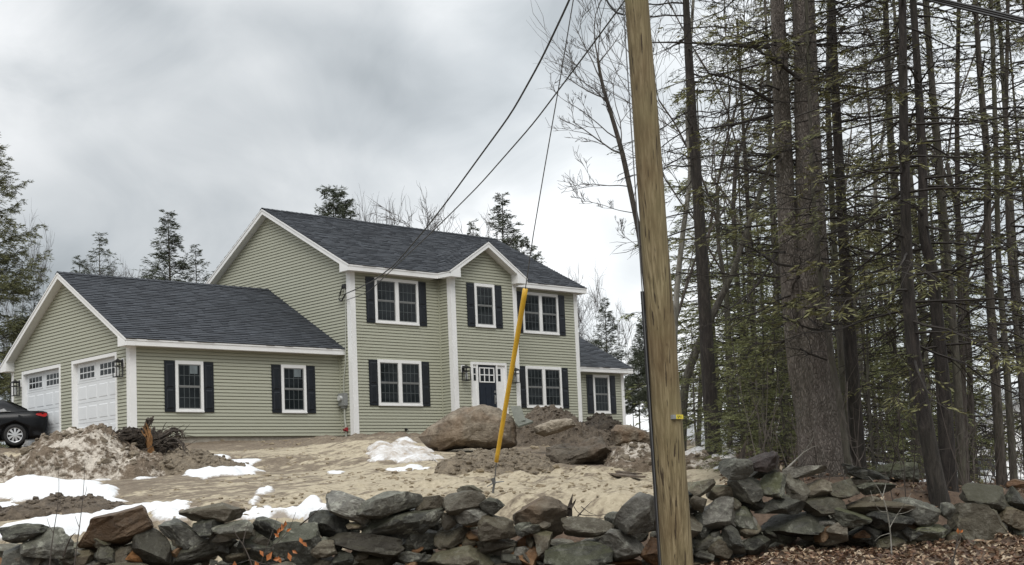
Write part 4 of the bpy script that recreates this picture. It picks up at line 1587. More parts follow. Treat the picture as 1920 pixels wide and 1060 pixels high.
# dirt heaps, rubble ---------------------------------------------------
def heap(name, label, outline, depth_px, mat, thick, seed, rough=0.1, cat='dirt pile', group=None, clods=0, clod_mat=None, up=0.0):
    """a heap: skyline traced in the photograph, rounded off towards the camera and away from it"""
    v = depth_of(gp(*depth_px))
    k = v / F
    P = np.array(outline, float)
    base = depth_px[1]
    n, nz = 130, 60
    xs = np.linspace(P[0, 0], P[-1, 0], n)
    sky_y = np.interp(xs, P[:, 0], P[:, 1])
    c0 = at((P[0, 0] + P[-1, 0]) / 2, base, v)
    V = np.zeros((nz, n, 3))
    for a in range(nz):
        f = a / (nz - 1) * 2 - 1
        prof = max(1 - abs(f) ** 1.9, 0) ** 0.8
        for b in range(n):
            h = max(base - sky_y[b], 0) * k
            d = f * thick * (0.35 + 0.65 * min(1, h / (0.5 * (base - P[:, 1].min()) * k + 1e-6)))
            p = at(xs[b], base, v) + FH * (d + thick * 0.5)
            V[a, b] = p
            V[a, b, 2] = float(c0[2]) * 0 + p[2] + h * prof * 1.0
    g = terrain(V[..., 0], V[..., 1], False)
    hh = V[..., 2] - (c0[2])
    q = V
    disp = rough * (fbm(q * 1.5 + seed, 4) + 0.9 * np.abs(fbm(q * 4 + seed, 4)) + 0.35 * fbm(q * 11, 3) - 0.2)
    edge = np.minimum(1, np.minimum(np.arange(n), np.arange(n)[::-1]) / 6)[None] * np.minimum(1, np.minimum(np.arange(nz), np.arange(nz)[::-1]) / 5)[:, None]
    V[..., 2] += disp * edge - 0.12 * (1 - edge)
    V += (fbm(q * 3 + 50 + seed, 3) * rough * 0.5 * edge)[..., None] * FH
    m = MB()
    i = (np.arange(nz - 1)[:, None] * n + np.arange(n - 1)[None]).ravel()
    m.add(V.reshape(-1, 3), np.stack([i, i + 1, i + n + 1, i + n], -1))
    root = thing(name, label, cat, c0, group)
    m.build('dirt', M[mat], root)
    if clods:
        clods = int(clods * 1.6)
        rg = np.random.default_rng(seed)
        cm = MB()
        for _ in range(clods):
            a, b = rg.integers(2, nz - 2), rg.integers(2, n - 2)
            sz = 0.016 + 0.055 * rg.random() ** 2 * (1 + 1.4 * (rg.random() < 0.06))
            p, Fc = rock_verts(int(rg.integers(24)) + 2000, 1, 5, 0.05)
            R3 = np.linalg.qr(rg.normal(size=(3, 3)))[0]
            cm.add(V[a, b] + p @ R3 * sz * np.array([1.6, 1.6, 1.1]), Fc)
        cm.build('clods', M[clod_mat or mat], root, kind='stuff')
    return root


DG = 'heaps of dug earth in the yard'
heap('dirt_pile', 'grey brown dirt pile mixed with dirty snow near the garage', [(-60, 850), (0, 868), (40, 845), (75, 820), (110, 812), (165, 806), (200, 822), (240, 850), (290, 862), (330, 885)], (140, 905), 'dirt_snow', 1.6, 3, 0.13, group=DG, clods=500, clod_mat='dirt')
heap('dirt_pile', 'low crumbly soil heap right of the uprooted stump', [(230, 888), (270, 862), (330, 842), (370, 846), (410, 862), (455, 878)], (345, 892), 'dirt', 1.3, 6, 0.09, group=DG, clods=420)
heap('dirt_pile', 'dark brown earth bank between the snow strips behind the wall', [(-60, 965), (20, 950), (80, 935), (150, 934), (200, 940), (250, 955)], (95, 968), 'dirt_brown', 0.7, 9, 0.06, group=DG, clods=220)
heap('dirt_pile', 'dark soil heap under the right ground floor windows', [(955, 812), (975, 790), (1000, 774), (1040, 768), (1075, 773), (1100, 795), (1130, 815), (1170, 828)], (1060, 836), 'dirt_brown', 2.2, 12, 0.16, group=DG, clods=400)
heap('dirt_pile', 'small blackish soil mound in front of the side wing', [(1085, 806), (1108, 790), (1125, 781), (1150, 785), (1168, 800), (1185, 815)], (1135, 822), 'dirt_dark', 1.0, 15, 0.12, group=DG, clods=200)
heap('dirt_pile', 'wide heap of brown rubble and pebbles before the huge boulder', [(800, 878), (850, 858), (900, 846), (950, 842), (1000, 848), (1030, 866), (1070, 880), (1240, 884)], (930, 890), 'dirt', 1.8, 18, 0.08, group=DG, clods=1300)
heap('dirt_pile', 'snow streaked earth bank right of the blocky boulder', [(1130, 880), (1165, 845), (1210, 838), (1260, 850), (1300, 858), (1340, 855), (1400, 880)], (1250, 892), 'dirt_snow', 1.2, 21, 0.1, group=DG, clods=300, clod_mat='dirt')

# scattered clods, stones and trampled bits over the bare earth
rg = np.random.default_rng(77)
cm = MB()
for _ in range(7000):
    v = 17 + 24 * rg.random() ** 1.2
    px = rg.uniform(-60, 1280)
    u = (px - 960) / F * v
    kk = float(fbm(np.array([[u * 0.5, v * 0.5, 3.0]]), 2)[0])
    if kk < rg.uniform(-0.3, 0.5):
        continue
    x, y = world_uv(u, v)
    sz = rg.uniform(0.012, 0.04) * (1 + 1.5 * (rg.random() < 0.05))
    p, Fc = rock_verts(int(rg.integers(24)) + 2000, 1, 5, 0.05)
    R3 = np.linalg.qr(rg.normal(size=(3, 3)))[0]
    cm.add(np.array([x, y, float(terrain(x, y))]) + p @ R3 * sz * np.array([1.7, 1.7, 1.0]), Fc)
cm.build('clods', M['clod_sand'], kind='stuff')


# snow ------------------------------------------------------------------
def inside(P, poly):
    x, y = P[:, 0], P[:, 1]
    r = np.zeros(len(P), bool)
    n = len(poly)
    for i in range(n):
        (x0, y0), (x1, y1) = poly[i], poly[(i + 1) % n]
        c = ((y0 > y) != (y1 > y)) & (x < (x1 - x0) * (y - y0) / (y1 - y0 + 1e-12) + x0)
        r ^= c
    return r


def edge_dist(P, poly):
    d = np.full(len(P), 1e9)
    n = len(poly)
    for i in range(n):
        a, b = np.array(poly[i]), np.array(poly[(i + 1) % n])
        ab = b - a
        t = np.clip(((P - a) @ ab) / (ab @ ab + 1e-12), 0, 1)
        d = np.minimum(d, np.linalg.norm(P - a - t[:, None] * ab, axis=1))
    return d


def snow_patch(label, pix, thick=0.12, mat='snow', seed=0, rough=0.35, step=None, lumps=0.0, group='patches of melting snow'):
    G3 = np.array([gp(x, y) for x, y in pix])
    uv = np.stack([(G3 - CAM) @ RH, (G3 - CAM) @ FH], -1)
    lo, hi = uv.min(0), uv.max(0)
    step = step or max(0.035, min((hi - lo)) / 40)
    a = np.arange(lo[0] - step * 2, hi[0] + step * 2, step)
    b = np.arange(lo[1] - step * 2, hi[1] + step * 2, step)
    A, B = np.meshgrid(a, b)
    P = np.stack([A.ravel(), B.ravel()], -1)
    wob = np.stack([fbm(p3(P[:, 0] * 1.5, P[:, 1] * 1.5, seed), 3), fbm(p3(P[:, 0] * 1.5, P[:, 1] * 1.5, seed + 40.0), 3)], -1)
    Pw = P + wob * rough * min(0.5, 0.25 * min(hi - lo))
    ins = inside(Pw, [tuple(q) for q in uv])
    d = edge_dist(Pw, uv) * np.where(ins, 1, -1)
    d = d + min(0.16, 0.12 * min(hi - lo)) * (fbm(p3(P[:, 0] * 3.0, P[:, 1] * 3.0, seed + 3.0), 4) - 0.15)
    x, y = world_uv(P[:, 0], P[:, 1])
    g = terrain(x, y)
    w_ = min(0.35, 0.3 * min(hi - lo))
    h = np.where(d > 0, 1 - np.exp(-np.maximum(d, 0) / (w_ * 0.6)), d / w_)
    z = g + 0.45 * thick * h * (1 + 0.35 * fbm(p3(P[:, 0] * 1.3, P[:, 1] * 1.3, seed), 3)) - 0.01
    if lumps:
        z = z + lumps * np.clip(d / w_, 0, 1) * (fbm(p3(P[:, 0] * 2.2, P[:, 1] * 2.2, seed + 9.0), 4) + 0.35)
    z = z + 0.022 * np.clip(d / 0.1, 0, 1) * fbm(p3(P[:, 0] * 7, P[:, 1] * 7, seed + 5.0), 3)
    melt = np.exp(-np.maximum(d, 0) / 0.09)
    keep = (d > -2.2 * step).reshape(A.shape)
    na, nb = len(a), len(b)
    kf = keep[:-1, :-1] & keep[1:, :-1] & keep[:-1, 1:] & keep[1:, 1:]
    ii = (np.arange(nb - 1)[:, None] * na + np.arange(na - 1)[None])[kf]
    m = MB()
    m.add(np.stack([x, y, z], -1), np.stack([ii, ii + 1, ii + na + 1, ii + na], -1))
    c = G3.mean(0)
    o = m.build('snow_patch', M[mat], smooth=True, origin=tuple(c))
    if len(o.data.vertices) == len(melt):
        o.data.color_attributes.new('melt', 'FLOAT_COLOR', 'POINT').data.foreach_set('color', np.stack([melt, melt, melt, np.ones_like(melt)], -1).ravel().astype(np.float32))
    return tag(o, label, 'snow patch', group)


snow_patch('smooth white snow patch right of the low soil heap', [(330, 898), (352, 878), (375, 872), (430, 880), (478, 879), (482, 890), (462, 903), (420, 900), (395, 908), (360, 905)], 0.22, seed=1, lumps=0.06)
snow_patch('small whitish snow lump below the dirt pile', [(240, 904), (262, 894), (285, 893), (293, 902), (270, 908), (245, 910)], 0.12, seed=2)
snow_patch('long white snow strip in front of the dirt pile', [(-60, 930), (20, 910), (60, 905), (130, 912), (200, 912), (240, 936), (200, 940), (120, 938), (40, 944), (-60, 946)], 0.2, seed=3, lumps=0.04)
snow_patch('dirty snow cone against the dirt pile', [(60, 912), (90, 885), (120, 864), (145, 862), (170, 885), (205, 908), (150, 914)], 0.16, 'snow_dirty', 4, lumps=0.1)
snow_patch('flat white snow sheet just behind the wall on the left', [(-80, 1004), (0, 990), (90, 965), (160, 962), (240, 958), (300, 950), (372, 952), (360, 962), (300, 972), (270, 985), (200, 1010), (100, 1030), (-80, 1040)], 0.12, seed=5)
snow_patch('snow tongue at the left frame edge behind the brown bank', [(-60, 952), (20, 944), (58, 948), (40, 962), (0, 972), (-60, 975)], 0.1, seed=6)
snow_patch('white snow sheet under the dark capstone', [(265, 985), (300, 965), (372, 955), (350, 975), (330, 1000), (270, 1010)], 0.12, seed=16)
snow_patch('flat white snow sheet behind the wall near the leafy sapling', [(440, 975), (455, 962), (520, 960), (600, 956), (620, 965), (600, 1000), (540, 1010), (470, 1005)], 0.12, seed=7)
snow_patch('little snow cap with grey stone in the sand', [(470, 930), (490, 916), (512, 909), (520, 918), (505, 930), (480, 936)], 0.16, seed=8)
snow_patch('thin snow sliver below the little snow cap', [(460, 948), (488, 938), (492, 942), (480, 956), (465, 958)], 0.08, seed=9)
snow_patch('dirty crusted snow bank left of the huge boulder', [(680, 862), (710, 848), (745, 838), (785, 836), (800, 848), (830, 862), (838, 876), (780, 878), (740, 872), (700, 874)], 0.18, 'snow_dirty', 10, lumps=0.07)
snow_patch('thin white snow strip in the sand below the dirty bank', [(705, 886), (745, 881), (790, 881), (822, 887), (780, 892), (725, 892)], 0.09, seed=11)
snow_patch('narrow snow scrap on the sand in mid yard', [(608, 889), (630, 885), (655, 886), (645, 891), (615, 892)], 0.06, seed=12)
snow_patch('white snow field between trunks right of the pole', [(1285, 822), (1320, 816), (1375, 810), (1400, 838), (1395, 848), (1340, 842), (1300, 836)], 0.9, seed=13)
snow_patch('dirty snow bank behind the wall right of the pole', [(1280, 872), (1320, 858), (1370, 852), (1395, 862), (1385, 888), (1320, 888), (1285, 884)], 0.18, 'snow_dirty', 14, lumps=0.06)
snow_patch('snow streak among trunks behind the wall', [(1600, 872), (1640, 866), (1680, 882), (1740, 902), (1760, 915), (1700, 912), (1640, 892)], 0.1, seed=15)
snow_patch('snow covered yard around the distant white house', [(1785, 905), (1800, 880), (1990, 872), (1990, 918), (1900, 916), (1800, 916)], 0.15, seed=17, step=0.25)
snow_patch('white snow remnant beside the car', [(82, 842), (92, 828), (120, 818), (128, 832), (105, 846)], 0.2, seed=18)

# boards, sheet, stump, sticks ------------------------------------------
bg_ = thing('board', 'weathered grey brown timber board lying by the blocky boulder', 'board', gp(1115, 893))
a = gp(1032, 885)
b = gp(1198, 903)


def plank(parent, pa, pb, wd, th, name='board_face', lift=0.04, mat='plank'):
    pa, pb = np.array(pa), np.array(pb)
    d = pb - pa
    d /= np.linalg.norm(d)
    s = np.cross(Z3, d)
    s /= np.linalg.norm(s)
    if s @ FH < 0:
        s = -s
    n = np.cross(d, s)
    if n[2] < 0:
        n = -n
    m = MB()
    rgp = np.random.default_rng(int(abs(pa[0] * 1000)) % 10000)
    N = 12
    V = []
    for t in np.linspace(0, 1, N):
        c = pa + (pb - pa) * t + n * lift
        j = rgp.normal(0, 0.006, 4)
        V += [c + n * j[0], c + s * wd + n * j[1], c + s * wd + n * (th + j[2]), c + n * (th + j[3])]
    fs = [(0, 1, 2, 3), (4 * N - 1, 4 * N - 2, 4 * N - 3, 4 * N - 4)]
    for i in range(N - 1):
        for k in range(4):
            fs.append((4 * i + k, 4 * i + 4 + k, 4 * i + 4 + (k + 1) % 4, 4 * i + (k + 1) % 4))
    m.add(V, fs)
    return m.build(name, M[mat], parent)


plank(bg_, a, a + (b - a) * 0.55 + FH * 0.15, 0.55, 0.11, 'thick_board', 0.03)
plank(bg_, a + (b - a) * 0.5, b, 0.12, 0.03, 'split_board', 0.05)
plank(bg_, a + (b - a) * 0.62 - FH * 0.02, a + (b - a) * 0.8 + FH * 0.6, 0.07, 0.04, 'split_board', 0.09)
plank(bg_, a + (b - a) * 0.45 + FH * 0.3, b + FH * 0.3, 0.09, 0.03, 'split_board', 0.10)

m = MB()
c = at(975, 790, depth_of(gp(975, 852)))
k = depth_of(c) / F
Q = [at(x, y, depth_of(c) + dv) for x, y, dv in ((957, 762, 0.5), (976, 761, 0.55), (986, 788, 0.1), (966, 792, 0.0))]
m.prism(Q, FH * 0.03)
Q = [at(x, y, depth_of(c) + dv) for x, y, dv in ((966, 792, -0.1), (986, 784, 0.3), (1000, 790, 0.2), (972, 799, -0.2))]
m.prism(Q, (0, 0, -0.04))
tag(m.build('metal_sheet', M['sheet'], origin=tuple(c)), 'bent grey green sheet propped beside the huge boulder', 'sheet')

# uprooted stump
sv = depth_of(gp(275, 892))
sc_ = at(272, 850, sv)
stump = thing('uprooted_stump', 'uprooted tree stump with tangled dark roots on the dirt pile', 'stump', gp(272, 890))
m = MB()
rg = np.random.default_rng(8)
for (cx_, cy_, w_, h_, sd) in ((238, 858, 96, 62, 1), (272, 836, 100, 66, 2), (302, 850, 64, 62, 3), (262, 868, 84, 48, 4), (225, 838, 64, 44, 5)):
    p, Fc = rock_verts(3000 + sd, 5, 6, 0.25, 0.9)
    k = sv / F
    p = p * np.array([w_ * k, 0.75, h_ * k])
    nn_ = np.abs(fbm(p * 6 + sd, 4))
    p = p * (1 + 0.35 * (nn_ - 0.3))[:, None]
    m.add(at(cx_, cy_, sv + 0.3) + p[:, :1] * RH + p[:, 1:2] * FH + p[:, 2:] * Z3, Fc)
m.build('root_ball', M['dirt_dark'], stump)
def curve(P, n):
    P = np.asarray(P, float)
    t = np.linspace(0, len(P) - 1, n)
    out = np.stack([np.interp(t, np.arange(len(P)), P[:, i]) for i in range(3)], -1)
    if len(P) > 2:
        for _ in range(2):
            out[1:-1] = (out[:-2] + 2 * out[1:-1] + out[2:]) / 4
    return out


m = MB()
SP = [(268, 845), (275, 815), (282, 797), (290, 812), (292, 850), (284, 884), (276, 860)]
for _ in range(16):
    jx = rg.normal(0, 4, 4)
    dz = rg.uniform(-0.3, 0.0)
    pts_ = [at(284 + jx[0], 882 + rg.uniform(-14, 6), sv + dz - 0.05), at(284 + jx[1], 852, sv + dz), at(280 + jx[2], 824, sv + dz), at(275 + jx[3], 800 + rg.uniform(-8, 14), sv + dz + 0.1)]
    m.tube(curve(pts_, 9) + rg.normal(0, 0.008, (9, 3)), np.linspace(rg.uniform(0.02, 0.05), 0.006, 9), 5)
m.build('split_trunk', M['stump_wood'], stump)
m = MB()
roots = [[(300, 822), (325, 808), (340, 812), (350, 820)], [(292, 835), (315, 832), (335, 838), (347, 858)], [(262, 812), (240, 822), (215, 812), (198, 808)], [(248, 830), (225, 815), (210, 822), (192, 818)],
         [(255, 810), (242, 800), (236, 806), (226, 818)], [(272, 806), (282, 790), (287, 784), (280, 800)], [(300, 845), (325, 842), (333, 852), (332, 870)], [(240, 825), (205, 822), (196, 836), (190, 850)],
         [(290, 830), (310, 838), (326, 834), (344, 846)], [(282, 850), (284, 870), (281, 884), (280, 892)], [(250, 815), (232, 806), (222, 812), (205, 826)], [(305, 830), (330, 825), (342, 830), (348, 842)]]
for r in roots:
    for _ in range(3):
        jit = rg.normal(0, 4, (4, 2))
        dd = rg.uniform(-0.5, 0.4)
        P = np.array([at(x + j[0], y + j[1], sv + dd * (0.3 + 0.3 * i)) for i, ((x, y), j) in enumerate(zip(r, jit))])
        tpar = np.linspace(0, 3, 12)
        P = np.stack([np.interp(tpar, range(4), P[:, i]) for i in range(3)], -1) + fbm(np.linspace(0, 4, 12)[:, None] * np.array([1, 1.3, 0.7]) + rg.random() * 50, 2)[:, None] * 0.05
        m.tube(P, np.linspace(rg.uniform(0.02, 0.055), 0.006, 12), 5)
for _ in range(170):
    x, y = rg.uniform(195, 335), rg.uniform(812, 880)
    p0 = at(x, y, sv + rg.uniform(-0.35, 0.1))
    d = rg.normal(size=3) * np.array([0.25, 0.2, 0.16])
    m.tube([p0, p0 + d * 0.5 + (0, 0, 0.03), p0 + d], [0.012, 0.008, 0.003], 4)
m.build('roots', M['root'], stump)
# dead sticks on the left pile
st = thing('branch', 'dark broken branch lying at the foot of the dirt pile', 'branch', gp(40, 880))
m = MB()
for _ in range(9):
    x0, y0 = rg.uniform(-20, 90), rg.uniform(868, 884)
    v_ = depth_of(gp(x0, 892))
    P = [at(x0 + i * 12, y0 + rg.normal(0, 3) - i * rg.uniform(-1, 2), v_ - 0.05) for i in range(5)]
    m.tube(P, np.linspace(0.035, 0.008, 5) * rg.uniform(0.5, 1.1), 5)
m.build('broken_stem', M['root'], st)

# ------------------------------------------------------------------ trees
def needles(mb, rg, P, width, density, mat=1, size=1.0, droop=0.25):
    """feathery sprays along a branch path: side twigs in the plane of the branch, each carrying thin blades"""
    seg = np.diff(P, axis=0)
    L = np.linalg.norm(seg, axis=1)
    tot = L.sum()
    n = max(int(tot * density), 2)
    s = np.sort(rg.uniform(0.18, 1.0, n))
    cum = np.concatenate([[0], np.cumsum(L)]) / tot
    B = np.stack([np.interp(s, cum, P[:, i]) for i in range(3)], -1)
    k = np.clip(np.searchsorted(cum, s) - 1, 0, len(seg) - 1)
    T = seg[k] / L[k][:, None]
    side = np.cross(T, Z3)
    side /= np.linalg.norm(side, axis=1, keepdims=True) + 1e-6
    sg = rg.choice([-1.0, 1.0], n)[:, None]
    d = T * rg.uniform(0.45, 0.9, n)[:, None] + side * sg * rg.uniform(0.5, 1.0, n)[:, None] - Z3 * rg.uniform(-0.15, droop * 2, n)[:, None]
    d /= np.linalg.norm(d, axis=1, keepdims=True)
    ln = width * (1.15 - s) * rg.uniform(0.45, 1.1, n) + 0.10 * size
    # the twig itself: a thin blade
    nb = 9
    f = np.linspace(0.12, 1.0, nb)
    base = B[:, None] + d[:, None] * (ln[:, None] * f)[..., None]
    base[..., 2] -= (f ** 2)[None] * ln[:, None] * droop * 0.6
    tw = np.cross(d, Z3)
    tw /= np.linalg.norm(tw, axis=1, keepdims=True) + 1e-6
    alt = np.where(np.arange(nb) % 2 == 0, 1.0, -1.0)[None, :, None]
    bd = d[:, None] * 0.75 + tw[:, None] * alt * rg.uniform(0.4, 0.9, (n, nb))[..., None] + rg.normal(0, 0.22, (n, nb, 3))
    bd /= np.linalg.norm(bd, axis=2, keepdims=True)
    bl = (0.06 + 0.085 * rg.random((n, nb))) * size
    nr = rg.normal(size=(n, nb, 3))
    wv = np.cross(bd, nr)
    wv /= np.linalg.norm(wv, axis=2, keepdims=True) + 1e-6
    ww = (0.006 + 0.008 * rg.random((n, nb))) * size
    mid = base + bd * (bl * 0.45)[..., None]
    tip = base + bd * bl[..., None]
    V = np.stack([base, mid + wv * ww[..., None], tip, mid - wv * ww[..., None]], 2).reshape(-1, 3)
    Fq = np.arange(n * nb * 4).reshape(-1, 4)
    mb.add(V, Fq, mat)
    tipw = B + d * ln[:, None]
    tipw[:, 2] -= ln * droop * 0.6
    wd = 0.005 * size
    V2 = np.stack([B - tw * wd, B + tw * wd, tipw], 1).reshape(-1, 3)
    mb.add(V2, np.arange(n * 3).reshape(-1, 3), 0)


def limb(mb, rg, start, az, elev, length, r0, foliage=1.0, width=0.5, dens=9.0, sag=0.25, size=1.0, twigs=True):
    """one conifer limb; foliage 0 leaves it dead and bare"""
    d = np.array([math.cos(az) * math.cos(elev), math.sin(az) * math.cos(elev), math.sin(elev)])
    n = 7
    t = np.linspace(0, 1, n)
    P = np.asarray(start) + d * (t * length)[:, None]
    P[:, 2] += -sag * length * t ** 2 * 0.6 + sag * length * 0.3 * t ** 4
    wob = rg.normal(0, 0.028 * length, (n, 3)) * t[:, None]
    P = P + wob
    mb.tube(P, np.linspace(r0, r0 * 0.18, n), 4, 0)
    side = np.cross(d, Z3)
    side /= np.linalg.norm(side) + 1e-6
    subs = []
    ns = int(2 + length * (2.0 if foliage > 0 else 2.6))
    for _ in range(ns):
        s = rg.uniform(0.2, 0.95)
        b = np.array([np.interp(s, t, P[:, i]) for i in range(3)])
        sl_ = length * (1.05 - s) * rg.uniform(0.25, 0.6) + 0.12
        sd = d * rg.uniform(0.5, 1.0) + side * rg.choice([-1, 1]) * rg.uniform(0.4, 1.0) + Z3 * rg.uniform(-0.35, 0.2)
        sd /= np.linalg.norm(sd)
        Q = b + sd * (np.linspace(0, 1, 4) * sl_)[:, None] + rg.normal(0, 0.03 * sl_, (4, 3)) * np.linspace(0, 1, 4)[:, None]
        Q[:, 2] -= np.linspace(0, 1, 4) ** 2 * sl_ * 0.18
        mb.tube(Q, np.linspace(r0 * 0.38, 0.0035, 4), 3, 0)
        subs.append(Q)
        if foliage <= 0:
            for _k in range(2):
                s2 = rg.uniform(0.3, 0.9)
                b2 = np.array([np.interp(s2, np.linspace(0, 1, 4), Q[:, i]) for i in range(3)])
                e = sd + rg.normal(0, 0.6, 3)
                e /= np.linalg.norm(e)
                mb.tube(np.array([b2, b2 + e * sl_ * 0.25, b2 + e * sl_ * 0.45 - Z3 * 0.04]), [0.006, 0.004, 0.002], 3, 0)
    if foliage > 0:
        needles(mb, rg, P, width, dens * foliage, 1, size)
        for Q in subs:
            needles(mb, rg, Q, width * 0.55, dens * foliage * 1.1, 1, size)


def trunk_mesh(P, r0, r1, sides=12, flare=0.35, seed=0, n=26, rough=0.04):
    P = curve(P, n)
    t = np.linspace(0, 1, n)
    L = np.concatenate([[0], np.cumsum(np.linalg.norm(np.diff(P, axis=0), axis=1))])
    r = r0 + (r1 - r0) * t + r0 * flare * np.exp(-L / (r0 * 2.5))
    mb = MB()
    mb.tube(P, r, sides, 0)
    V = mb.v[0]
    ax = np.repeat(P, sides, 0)
    o = V - ax
    mb.v[0] = ax + o * (1 + rough * 1.6 * fbm(V * np.array([3.5, 3.5, 0.8]) + seed, 3))[:, None]
    return mb, P, r


def conifer_mesh(seed, H, r0, spread, start, nlimb, foliage=1.0, dens=8.0, dead_to=0.0, elev=(-0.15, 0.35), size=1.0, shape=0.8, sag=0.25, width=0.45):
    """a whole conifer in local coordinates, returned as trunk and crown builders"""
    rg = np.random.default_rng(seed)
    lean = rg.normal(0, 0.015, 2) * H
    TP = [(0, 0, -0.3), (lean[0] * 0.25 + rg.normal(0, 0.05), lean[1] * 0.25, H * 0.33), (lean[0] * 0.6, lean[1] * 0.6 + rg.normal(0, 0.05), H * 0.66), (lean[0], lean[1], H)]
    tm, P, r = trunk_mesh(TP, r0, 0.012, 9, seed=seed)
    cr = MB()
    zs = np.linspace(start * H, H * 0.985, nlimb) + rg.normal(0, 0.12, nlimb)
    for i, z in enumerate(zs):
        f = np.clip(z / H, 0, 0.99)
        b = np.array([np.interp(z, P[:, 2], P[:, k]) for k in range(3)])
        ln = spread * (max(0.05, 1 - (f - start) / (1 - start)) ** shape) * rg.uniform(0.55, 1.15) + 0.18
        e = elev[0] + (elev[1] - elev[0]) * f + rg.normal(0, 0.1)
        rr = np.interp(z, P[:, 2], r)
        dead = f < dead_to and rg.random() < 0.8
        limb(cr, rg, b, rg.uniform(0, 2 * math.pi), e, ln, min(rr * 0.25, 0.022) + 0.004, 0 if dead else foliage, width * min(1, 0.35 + ln / 3), dens, sag, size)
    return tm, cr


def plant(name, meshes, loc, mats, label, cat, scale=1.0, rot=0.0, group=None):
    t = thing(name, label, cat, loc, group)
    for nm, me in meshes:
        o = bpy.data.objects.new(nm, me)
        COL.objects.link(o)
        o.parent = t
        o.scale = (scale,) * 3 if not isinstance(scale, tuple) else scale
        o.rotation_euler = (0, 0, rot)
    return t


def proto(seed, bark, needle, twig='twig_dark', **k):
    tm, cr = conifer_mesh(seed, **k)
    return [('trunk', tm.mesh('trunk', [M[bark]], True)), ('crown', cr.mesh('crown', [M[twig], M[needle]]))]


def bare_mesh(seed, H, r0, levels=4, up=0.75, spread=0.55, trunk_frac=0.35, fork=3, thin=1.0):
    rg = np.random.default_rng(seed)
    tr, cr = MB(), MB()

    def grow(p, d, ln, r, lev):
        n = 6 if lev < 2 else 4
        pts = [p]
        dd = d
        for i in range(n - 1):
            dd = dd + rg.normal(0, 0.10 + 0.03 * lev, 3) + Z3 * 0.035 * up
            dd = dd / np.linalg.norm(dd)
            pts.append(pts[-1] + dd * ln / (n - 1))
        pts = np.array(pts)
        last = lev >= levels
        r_end = r * (0.62 if not last else 0.3)
        (tr if lev == 0 else cr).tube(pts, np.linspace(r, r_end, n), 8 if lev == 0 else (5 if lev == 1 else 3), 0)
        if last:
            return
        kids = fork + (rg.random() < 0.5) + (lev >= 2)
        for k in range(kids):
            s = rg.uniform(0.35, 1.0) if k else 1.0
            b = np.array([np.interp(s, np.linspace(0, 1, n), pts[:, i]) for i in range(3)])
            az = rg.uniform(0, 2 * math.pi)
            side = np.array([math.cos(az), math.sin(az), 0])
            nd = dd * (1.0 if k else 1.6) + side * spread * rg.uniform(0.6, 1.3) + Z3 * 0.25 * up
            nd /= np.linalg.norm(nd)
            grow(b, nd, ln * rg.uniform(0.5, 0.8), max(np.interp(s, [0, 1], [r, r_end]) * rg.uniform(0.45, 0.72), 0.006 * thin), lev + 1)
    grow(np.array([0, 0, -0.2]), np.array([rg.normal(0, 0.05), rg.normal(0, 0.05), 1.0]), H * trunk_frac, r0, 0)
    return tr, cr


def proto_bare(seed, bark, twig, **k):
    tr, cr = bare_mesh(seed, **k)
    return [('trunk', tr.mesh('trunk', [M[bark]], True)), ('crown', cr.mesh('crown', [M[twig]]))]


def top_scale(px, v, py_top, Hproto):
    """scale that brings the top of a tree standing at px, depth v to image row py_top"""
    g = ground_at(px, v)
    dd = depth_of(g)
    Pt = at(px, py_top, dd)
    return g, (Pt[2] - g[2]) / Hproto


# --- conifers and bare trees behind the house
HEM_A = proto(1, 'bark_dark', 'needle_far', H=14, r0=0.17, spread=3.9, start=0.3, nlimb=130, dens=6.0, foliage=0.9, size=1.7, elev=(0.0, 0.9), shape=1.05, sag=0.06, width=0.6)
HEM_B = proto(2, 'bark_dark', 'needle_far', H=14, r0=0.16, spread=4.6, start=0.3, nlimb=80, dens=4.0, foliage=0.7, size=1.6, elev=(0.15, 1.0), shape=0.9, sag=0.05, width=0.6)
HEM_C = proto(3, 'bark_dark', 'needle_far', H=14, r0=0.18, spread=4.6, start=0.3, nlimb=130, dens=7.0, foliage=1.0, size=2.0, elev=(0.0, 0.7), shape=0.6, sag=0.1, width=0.7)
BARE_A = proto_bare(11, 'bark_grey', 'twig_far', H=15, r0=0.13, levels=5, up=1.0, spread=0.5, trunk_frac=0.42, thin=2.6)
BARE_B = proto_bare(12, 'bark_grey', 'twig_far', H=15, r0=0.14, levels=5, up=0.6, spread=0.8, trunk_frac=0.40, thin=2.6)
BARE_C = proto_bare(13, 'bark_grey', 'twig_far', H=15, r0=0.10, levels=5, up=1.8, spread=0.28, trunk_frac=0.42, thin=2.6)


def proto_height(p):
    return max(v.co.z for v in p[1][1].vertices)


PH = {id(p): proto_height(p) for p in (HEM_A, HEM_B, HEM_C, BARE_A, BARE_B, BARE_C)}


def back_tree(pr, px, top, v, label, rot, wide=1.0, cat='tree', name='hemlock_tree', group='trees rising behind the house'):
    g, s = top_scale(px, v, top, PH[id(pr)])
    return plant(name, pr, g, None, label, cat, (s * wide, s * wide, s), rot, group)


